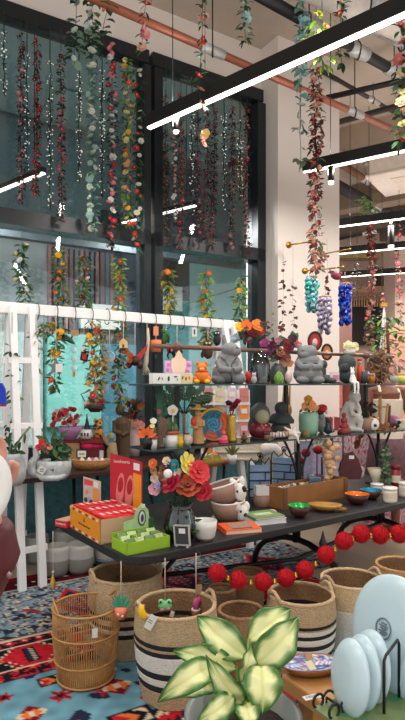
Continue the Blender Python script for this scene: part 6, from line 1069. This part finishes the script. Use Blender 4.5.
HT('frog_ornament', 'mint green frog face ornament with pink cheeks', 'ornament', 165, 606, 2.78, 558, [('face', mat((130, 214, 150), .7), [b(0, 0, 7, 5.4, 0, 3), b(-4, 4.4, 3, 2.6, 0, 2.4), b(4, 4.4, 3, 2.6, 0, 2.4)], .4), ('cheek', 'pink', [b(-3, -3, 2.2, 1.6, -2.6, 1)]), ('cheek', 'pink', [b(3.4, -2, 1.8, 1.5, -2.6, 1)]), ('eye', 'black', [b(-4, 4.8, 1, 1.1, -2.2, .8)]), ('eye', 'black', [b(4, 4.8, 1, 1.1, -2.2, .8)]), ('tag', 'white', [k(7, -8, 4, 6, sy=.4, rot=20)])])
HT('mushroom_ornament', 'pink spotted cactus ornament in brown pot with kraft tag', 'ornament', 196, 606, 2.85, 553, [('cactus', mat((206, 90, 140), .7), [b(0, 2, 3.6, 6), b(3, 6, 2.4, 3.6)]), ('pot', mat((150, 80, 60), .7), [l([(0, -12), (4, -12), (4.6, -4), (0, -4)])]), ('white_band', 'white', [rg(0, -3.4, 3.8, 1.1, ax='Z')]), ('kraft_tag', 'card', [k(3, 17, 6, 10, y=-1, sy=.4)])])
HT('lantern_ornament', 'dark pointed metal lantern ornament on thin chain', 'ornament', 323, 541, 3.7, 522, [('lantern', mat((60, 62, 66), .4, .4), [l([(0, -9), (3, -8), (4, -2), (2, 4), (.6, 9), (0, 12)], n=8)])])
# ---------------------------------------------------------------- things behind the shelves
def BG(name, label, cat, px, y, Y, parts, group=None, rz=0): return fig(name, label, cat, px, y, Y, parts, group, rz)
CARDC = [((226, 140, 70), 'orange'), ((214, 190, 206), 'lilac'), ((236, 226, 210), 'cream'), ((206, 130, 120), 'coral'), ((170, 190, 206), 'pale blue'), ((216, 200, 150), 'sand')]
BGP = at(226, 440, 5.15)
cp = thing('card_rack', 'white slanted rack of greeting cards between the white legs', 'rack', (BGP.x, BGP.y, 0.811), math.radians(8))
q = MB(); s5 = 5.15/F; q.box((0, .03, 34*s5), (50*s5, .02, 68*s5), 0, 0, -.05); part('back_board', q, WH, cp)
for z in (3, 20, 37, 54):
    q = MB(); q.box((0, -.01, z*s5), (48*s5, .05, .012)); part('ledge', q, WH, cp)
for j, z in enumerate((4, 21, 38, 55)):
    for i in range(4):
        c, nm = CARDC[(i*2+j*3) % 6]; q = MB(); q.box((0, 0, 7*s5), (9.5*s5, .004, 14*s5), 0, 0, -.1)
        o = single('greeting_card', q, mat(c, .5, var=.3, scale=40), '%s greeting card on the %s ledge of the white card rack' % (nm, ('lowest', 'second', 'third', 'top')[j]), 'card', (BGP.x+(i-1.5)*12*s5, BGP.y-.012-.0*j, .811+z*s5+.008), math.radians(8), '%s cards on the %s ledge' % (nm, ('lowest', 'second', 'third', 'top')[j]))
        q = MB(); q.box((0, -.004, 8*s5), (6*s5, .002, 5*s5), 0, 0, -.1); part('card_print', q, mat(CARDC[(i+j+3) % 6][0], .5), o)
BG('woven_throw', 'cream ribbed woven throw folded behind the dark plank', 'throw', 238, 459.6, 5.02, [('throw', mat((226, 216, 198), .9, var=.12, scale=60, bump=1., bscale=40), [k(0, 9, 46, 19, sy=12)]), ('fold', mat((206, 194, 174), .9), [t([(-23, 1, -6.5), (23, 1, -6.5)], 1.6), t([(-23, 8, -6.5), (23, 8, -6.5)], 1.4)]), ('red_stripe', 'dred', [k(8, 17, 12, 1.4, y=-6.2, sy=.4)])])
BG('white_cushion', 'white curled round cushion with a cylinder roll behind the scroll stand', 'cushion', 271, 458, 5.0, [('roll', mat((240, 232, 224), .9, var=.04), [t([(-10, 8), (-4, 9), (4, 9), (9, 5), (9, -2), (4, -6)], [6, 6, 5.4, 4.6, 4, 3], 10)]), ('roll_end', mat((206, 190, 180), .9), [b(-10, 8, 1, 5, -.5, 5)])])
BG('card_display', 'pale blue folded card display behind the iron posts', 'display', 284, 482, 4.9, [('panel', mat((150, 172, 200), .6, var=.2), [p([(-12, -14), (12, -14), (14, 14), (-6, 24)], 0, 1.5)])], None, 12)
for i, (px, c, lb) in enumerate(((304, (226, 150, 70), 'orange scarf at the end of the scarf rail'), (314, (190, 160, 110), 'sand scarf next to the orange one'), (322, (120, 130, 100), 'sage scarf in the middle of the scarf rail'), (331, (206, 200, 190), 'cream scarf beside the sage one'), (339, (206, 130, 120), 'coral scarf next to the white statue head'), (347, (120, 60, 50), 'rust brown scarf at the far rail end'))):
    BG('scarf', lb, 'scarf', px, 408+(i % 2)*6, 6.95, [('cloth', mat(c, .9, var=.3, scale=30), [l([(3.2, 0), (3.8, 8), (3.4, 16), (3.6, 24+(i % 2)*6)], n=14, ell=.4)]), ('fringe', mat(c, .9), [t([(x, 0), (x, -3)], .3, 4) for x in (-3, -1.5, 0, 1.5, 3)])], 'scarves on the rail behind the shelves')
rl = fig('scarf_rail', 'thin black rail on posts carrying folded scarves', 'rack', 325, 385, 6.95, [('rail', 'iron', [t([(-28, 1), (28, 1)], .9, 8)]), ('post', 'iron', [t([(-28, 1), (-28, -121.5)], .9, 8)]), ('post', 'iron', [t([(28, 1), (28, -121.5)], .9, 8)]), ('foot', 'iron', [t([(-28, -121.5, -20), (-28, -121.5, 20)], .9, 8)]), ('foot', 'iron', [t([(28, -121.5, -20), (28, -121.5, 20)], .9, 8)])])
for px, lb in ((283, 'tan wooden back scratcher hanging closest to the post'), (289, 'tan wooden paddle hanging beside the iron post')):
    BG('wooden_utensil', lb, 'utensil', px, 412, 4.6, [('handle', 'lwood', [t([(0, 6), (1, 28)], [1.3, .9], 7)]), ('head', mat((190, 140, 84), .6), [b(0, 2, 3, 6)])], 'wooden utensils hanging behind the shelf')
# floral draped table farther back
def florals(u, v):
    n1 = noise.noise((u*40, v*26, 1)); n2 = noise.noise((u*70, v*46, 4))
    if n1 > .28: return (190, 80, 110)
    if n2 > .3: return (240, 230, 230)
    if n2 < -.35: return (110, 120, 90)
    return (206, 176, 186)
A, B = at(322, HY, 6.0), at(416, HY, 6.0); dtx = thing('draped_table', 'table draped to the floor in pink floral cloth behind the shelves', 'table', (A.x, 6.0, 0)); wd_ = B.x-A.x
q = MB(); q.grid(lambda u, v: Vector((wd_*u, -.02*math.sin(u*40)*(1-v)-.02, .004+.96*v)), 90, 50, florals); part('cloth_front', q, colmat(.9, .1), dtx)
q = MB(); q.grid(lambda u, v: Vector((-.01-.01*math.sin(v*20), .7*u, .004+.96*v)), 20, 40, florals); part('cloth_side', q, colmat(.9, .1), dtx)
q = MB(); q.box((wd_/2, .35, .955), (wd_, .74, .03)); part('tabletop', q, mat((196, 160, 170), .9, var=.3, scale=40), dtx)
for i, (px, sx, sz, c, lb) in enumerate(((332, 12, 13, (150, 60, 70), 'wine red gift box on the floral table'), (346, 10, 18, (196, 150, 120), 'tan gift box on the floral table'), (358, 9, 11, (206, 120, 150), 'rose pink gift box on the floral table'), (404, 12, 10, (96, 40, 60), 'plum gift box on the floral table'), (390, 10, 7, (214, 190, 200), 'pale pink gift box on the floral table'))):
    o = BG('gift_box', lb, 'box', px, 400, 6.3, [('box', mat(c, .6, var=.15), [k(0, sz*.42, sx, sz*.84, sy=sx)]), ('lid', mat(c, .5), [k(0, sz*.92, sx*1.06, sz*.16, sy=sx*1.06)]), ('ribbon', 'cream', [k(0, sz*.5, 1.2, sz*1.01, y=-.02, sy=sx*1.08)])], 'gift boxes on the floral table'); o.location.z = .971
for px, h_, c, lb in ((318, 46, (180, 166, 196), 'lilac shawl hanging beside the iron post'), (333, 44, (206, 196, 206), 'pale grey shawl hanging behind the dried cluster'), (306, 44, (150, 150, 180), 'dusty blue shawl hanging nearest the iron post')):
    BG('shawl', lb, 'shawl', px, 486, 5.45, [('cloth', mat(c, .9, var=.35, scale=30), [l([(6.5, 0), (7, 12), (6.4, 26), (7, h_)], n=20, ell=.3)]), ('hanger', 'iron', [t([(-7, h_), (7, h_)], .7), t([(0, h_), (0, h_+5)], .5)])], 'shawls hanging behind the crate')
sr = fig('shawl_rail', 'low black garment rail holding three shawls', 'rack', 319, 440, 5.45, [('rail', 'iron', [t([(-24, 4), (24, 4)], .8, 8)]), ('post', 'iron', [t([(-24, 4), (-24, -97)], .8, 8)]), ('post', 'iron', [t([(24, 4), (24, -97)], .8, 8)])])
# indoor tree, till and stand in the distance
def tree(label, px, Y, z0, z1, w_, lc, n):
    P = at(px, HY, Y); r = thing('indoor_tree', label, 'plant', (P.x, P.y, 0)); q = MB(); q.lathe([(0, 0), (.14, 0), (.18, .32), (.16, .32), (.15, .28), (0, .28)], n=20); part('pot', q, 'dgrey', r)
    q = MB(); q.tube([(0, 0, .25), (.03, 0, z0), (0, 0, z1-.1)], .022, 7); part('trunk', q, 'brown', r)
    q = MB(); R_ = random.Random(5)
    for i in range(n):
        a, e = R_.uniform(0, 6.28), R_.uniform(0, 6.28); rr = w_*math.sqrt(R_.random()); z = R_.uniform(z0, z1)
        q.leaf((rr*math.cos(a), rr*math.sin(a), z), (math.cos(e), math.sin(e), R_.uniform(-.7, .6)), .12, .06, (0, 0, 1), .3, R_.randrange(len(lc)))
    part('leaves', q, lc, r)
tree('leafy green indoor tree standing behind the brown dried bundle', 387, 7.4, 1.66, 2.4, .25, ['green', 'lgreen', 'sage'], 150)
till = BG('sales_counter', 'dark sales counter with a lit lilac screen below the opening', 'counter', 372, 395, 9.0, [('counter', mat((36, 30, 36), .5), [k(0, 0, 52, 92, y=12, sy=22)]), ('screen', mat((170, 150, 226), .4, emit=.9), [k(2, 58, 11, 10, y=1.2, sy=.6)]), ('screen_stand', 'black', [k(2, 54, 12.4, 17, y=2.2, sy=1)])])
till.location.z = 46*9.0/F
BG('tripod_stand', 'grey folding tripod stand in front of the dark opening', 'stand', 384, 488, 8.0, [('leg', 'lgrey', [t([(0, 182), (-8, 85), (-12, -.0)], .7)]), ('leg', 'lgrey', [t([(0, 182), (8, 85), (12, 0)], .7)]), ('leg', 'lgrey', [t([(0, 182, 0), (0, 0, 14)], .7)]), ('clamp', 'gold', [k(0, 183, 6, 3, sy=3)])])
# ---------------------------------------------------------------- people
def tube_body(m, pts, rs, n=12): m.tube(pts, rs, n)
def face(m, c, R, fw, s=1.):
    """head, nose, ears, brow on a head centre; fw = facing direction in the plan"""
    fw = Vector(fw).normalized(); sd = Vector((-fw.y, fw.x, 0)); up = Vector((0, 0, 1))
    m.blob(c, (R*.80, R*.86, R*1.08), 18, 12); m.blob(c+fw*R*.28-up*R*.42, (R*.58, R*.58, R*.62), 14, 9)
    m.tube([c+fw*R*.80+up*R*.10, c+fw*R*1.06-up*R*.22, c+fw*R*.82-up*R*.30], [R*.09, R*.15, R*.08], 8)
    for q_ in (-1, 1): m.blob(c+sd*q_*R*.80-fw*R*.05-up*R*.05, (R*.12, R*.2, R*.26), 10, 7); m.blob(c+fw*R*.78+sd*q_*R*.1-up*R*.50, (R*.2, R*.14, R*.07), 10, 6)
def face_parts(root, c, R, fw, hairm, hair):
    fw = Vector(fw).normalized(); sd = Vector((-fw.y, fw.x, 0)); up = Vector((0, 0, 1))
    for q_ in (-1, 1):
        q = MB(); q.blob(c+fw*R*.80+sd*q_*R*.32+up*R*.06, R*.11, 10, 7); part('eye', q, mat((40, 28, 24), .2), root)
    q = MB(); hair(q, c, R, fw, sd, up); part('hair', q, hairm, root, 0, .010)
def finger(m, base, dirs, L, r=.0085):
    p_ = Vector(base); pts = [p_]
    for d, f in zip(dirs, (.42, .33, .25)): p_ = p_+Vector(d).normalized()*L*f; pts.append(p_)
    m.tube(pts, [r*1.05, r, r*.9, r*.72], 9); m.blob(pts[-1], r*.74, 8, 6)
# person beyond the frame edge holding a white plate up
pr = thing('person', 'person in maroon coat at the frame edge holding a white plate', 'person', (-.585, 1.0, 0)); O = Vector((-.585, 1.0, 0))
sk = MB(); fwd = Vector((.75, .66, 0))
face(sk, Vector((0, .02, 1.60)), .105, fwd)
sk.tube([(0, 0, 1.36), (0, .01, 1.44), (.0, .02, 1.54)], [.075, .055, .052], 12)
sk.tube([(0, 0, .86), (0, 0, 1.02), (0, 0, 1.2), (0, 0, 1.36)], [.145, .125, .14, .12], 14)
for x, y in ((-.06, .06), (.06, -.06)): sk.tube([(x, y, .88), (x*1.1, y*1.1, .5), (x*1.1, y*1.1, .08)], [.085, .06, .04], 12); sk.tube([(x*1.1, y*1.1, .05), (x*1.1+.1, y*1.1+.09, .035)], [.045, .035], 10)
hc_ = at(-15, 482, .93)-O      # palm centre, behind the plate
elb = at(-16, 628, .97)-O; shd = Vector((.10, -.10, 1.36))
sk.tube([shd, (shd+elb)/2+Vector((.01, -.01, 0)), elb, elb*.45+hc_*.55+Vector((-.0, .01, -.01)), hc_-Vector((.0, -.005, .055))], [.05, .042, .036, .030, .025], 12)
sh2 = Vector((-.10, .11, 1.36)); sk.tube([sh2, Vector((-.17, .16, 1.12)), Vector((-.06, .24, .98))], [.055, .045, .028], 12)
sk.blob(hc_-Vector((0, 0, .012)), (.034, .014, .045), 14, 10)
for i in range(4):   # fingers rise behind the plate and curl over its upper edge
    bx_ = hc_+Vector((-.026+.0175*i, 0, .026)); finger(sk, bx_, ((.12*(i-1.5)*.4, .1, 1), (0, -.25, .9), (0, -.9, .4)), (.070, .078, .074, .060)[i], .0082)
finger(sk, hc_+Vector((.028, -.002, -.008)), ((.75, -.05, .75), (.35, -.4, .8), (-.2, -.9, .4)), .066, .0098)
for i in range(4): finger(sk, Vector((-.06, .24, .96))+Vector((.012*i-.018, .01*i, 0)), ((.2, .2, -1), (.1, .1, -1), (.0, 0, -1)), (.07, .075, .07, .058)[i], .008)
finger(sk, Vector((-.035, .235, .985)), ((.8, .2, -.5), (.5, .2, -.8), (.2, 0, -1)), .055, .009)
part('body', sk, mat((222, 160, 140), .5, var=.06), pr, 0, .0055)
face_parts(pr, Vector((0, .02, 1.60)), .105, fwd, mat((52, 36, 30), .6), lambda q, c, R, fw, sd, up: (q.blob(c-fw*R*.18+up*R*.2, (R*.94, R*.98, R*1.02), 16, 10), q.blob(c-fw*R*.5-up*R*.7, (R*.6, R*.6, R*.9), 14, 9)))
CO = mat((92, 30, 40), .55, var=.2, scale=14)
q = MB(); q.tube([(0, 0, .62), (0, 0, .86), (0, 0, 1.05), (0, 0, 1.22), (0, 0, 1.36), (0, 0, 1.44)], [.19, .175, .155, .165, .145, .07], 18)
q.tube([shd, (shd+elb)/2+Vector((.01, -.01, 0)), elb, elb*.5+hc_*.5, elb*.22+hc_*.78-Vector((0,0,.012))], [.082, .076, .070, .060, .046], 14); q.tube([sh2, Vector((-.17, .16, 1.12)), Vector((-.08, .22, 1.0))], [.075, .066, .045], 14); part('coat', q, CO, pr, 0, .009)
q = MB(); q.blob(at(9, 575, .925)-O, (.006, .003, .006), 12, 8); part('coat_button', q, mat((150, 120, 124), .2, .5), pr)
q = MB()
for x, y in ((-.06, .06), (.06, -.06)): q.tube([(x, y, .9), (x*1.1, y*1.1, .5), (x*1.1, y*1.1, .06)], [.10, .078, .06], 14)
part('trousers', q, mat((40, 40, 50), .8), pr, 0, .012)
for x, y in ((-.06, .06), (.06, -.06)):
    q = MB(); q.tube([(x*1.1-.03, y*1.1-.03, .04), (x*1.1+.06, y*1.1+.05, .04), (x*1.1+.14, y*1.1+.12, .03)], [.04, .045, .03], 12); part('shoe', q, 'black', pr)
# the white plate in the hand
pc = at(-17, 489, .905); q = MB(); q.M = Matrix.Rotation(math.radians(90), 4, 'X') ; R0 = .047
q.lathe([(0, 0), (R0*.7, 0), (R0, .004), (R0, .007), (R0*.7, .004), (0, .004)], (0, 0, 0), 32, 0, None, 1.35); single('plate', q, mat((244, 242, 240), .3, var=.02), 'white oval plate held up by the person in maroon', 'plate', pc).rotation_euler = (0, math.radians(18), 0)
# shopper behind the shelves in a white tank top
Wp = at(387, HY, 5.6); O = Vector((Wp.x, Wp.y, 0)); wr = thing('person', 'person in a cream tank top behind the glass shelves, turned away', 'person', O); fw = Vector((-.8, .6, 0))
sk = MB(); hcn = Vector((-.075, .07, 1.60)); face(sk, hcn, .10, fw); sk.tube([(0, 0, 1.36), (-.03, .03, 1.44), (-.06, .06, 1.54)], [.07, .05, .048], 12)
sk.tube([(0, 0, .86), (0, 0, 1.04), (0, 0, 1.2), (0, 0, 1.32), (0, 0, 1.38)], [.14, .115, .13, .135, .08], 14)
sdv = Vector((.6, .8, 0))
for q_ in (-1, 1):
    s0 = sdv*(.15*q_)*-1+Vector((0, 0, 1.335)); s0 = Vector((.155*q_, -.03*q_, 1.34)); e_ = Vector((.20*q_, -.05, 1.07)); h_ = Vector((.16*q_-.06, .10, .90))
    sk.tube([Vector((.06*q_, 0, 1.35)), s0, e_, h_], [.05, .052, .040, .026], 12); sk.blob(h_+Vector((-.02, .02, -.03)), (.03, .02, .04), 12, 8)
    for i in range(4): finger(sk, h_+Vector((-.04+.014*i, .03, -.055)), ((-.2, .2, -1), (-.1, .3, -1), (0, .4, -.8)), (.065, .075, .07, .055)[i], .008)
    finger(sk, h_+Vector((-.03, .0, -.03)), ((-.7, .4, -.5), (-.4, .4, -.8), (-.1, .2, -1)), .055, .009)
    sk.tube([(.075*q_, 0, .88), (.08*q_, 0, .48), (.08*q_, 0, .08)], [.085, .058, .038], 12); sk.tube([(.08*q_, 0, .045), (.08*q_-.10, .07, .03)], [.042, .032], 10)
part('body', sk, mat((124, 72, 52), .5, var=.08), wr, 0, .007)
face_parts(wr, hcn, .10, fw, mat((28, 22, 26), .6), lambda q, c, R, fw, sd, up: (q.blob(c-fw*R*.2+up*R*.2, (R*.95, R*.98, R*1.0), 16, 10), q.blob(c-fw*R*1.0+up*R*.5, (R*.5, R*.5, R*.5), 12, 8)))
q = MB(); q.tube([(0, 0, .84), (0, 0, 1.04), (0, 0, 1.18), (0, 0, 1.265)], [.155, .128, .145, .148], 18)
for q_ in (-1, 1): q.tube([(.095*q_, -.09, 1.24), (.085*q_, -.075, 1.33), (.08*q_, 0, 1.40), (.085*q_, .075, 1.33), (.095*q_, .09, 1.24)], [.02, .018, .015, .018, .02], 8)
part('tank_top', q, mat((238, 226, 206), .9, var=.06), wr, 0, .008)
q = MB(); q.tube([(0, 0, .90), (0, 0, .8), (0, 0, .5)], [.155, .17, .21], 18); part('skirt', q, mat((120, 84, 92), .9, var=.5, scale=30), wr)
wr.scale = (1.06, 1.06, 1.06)
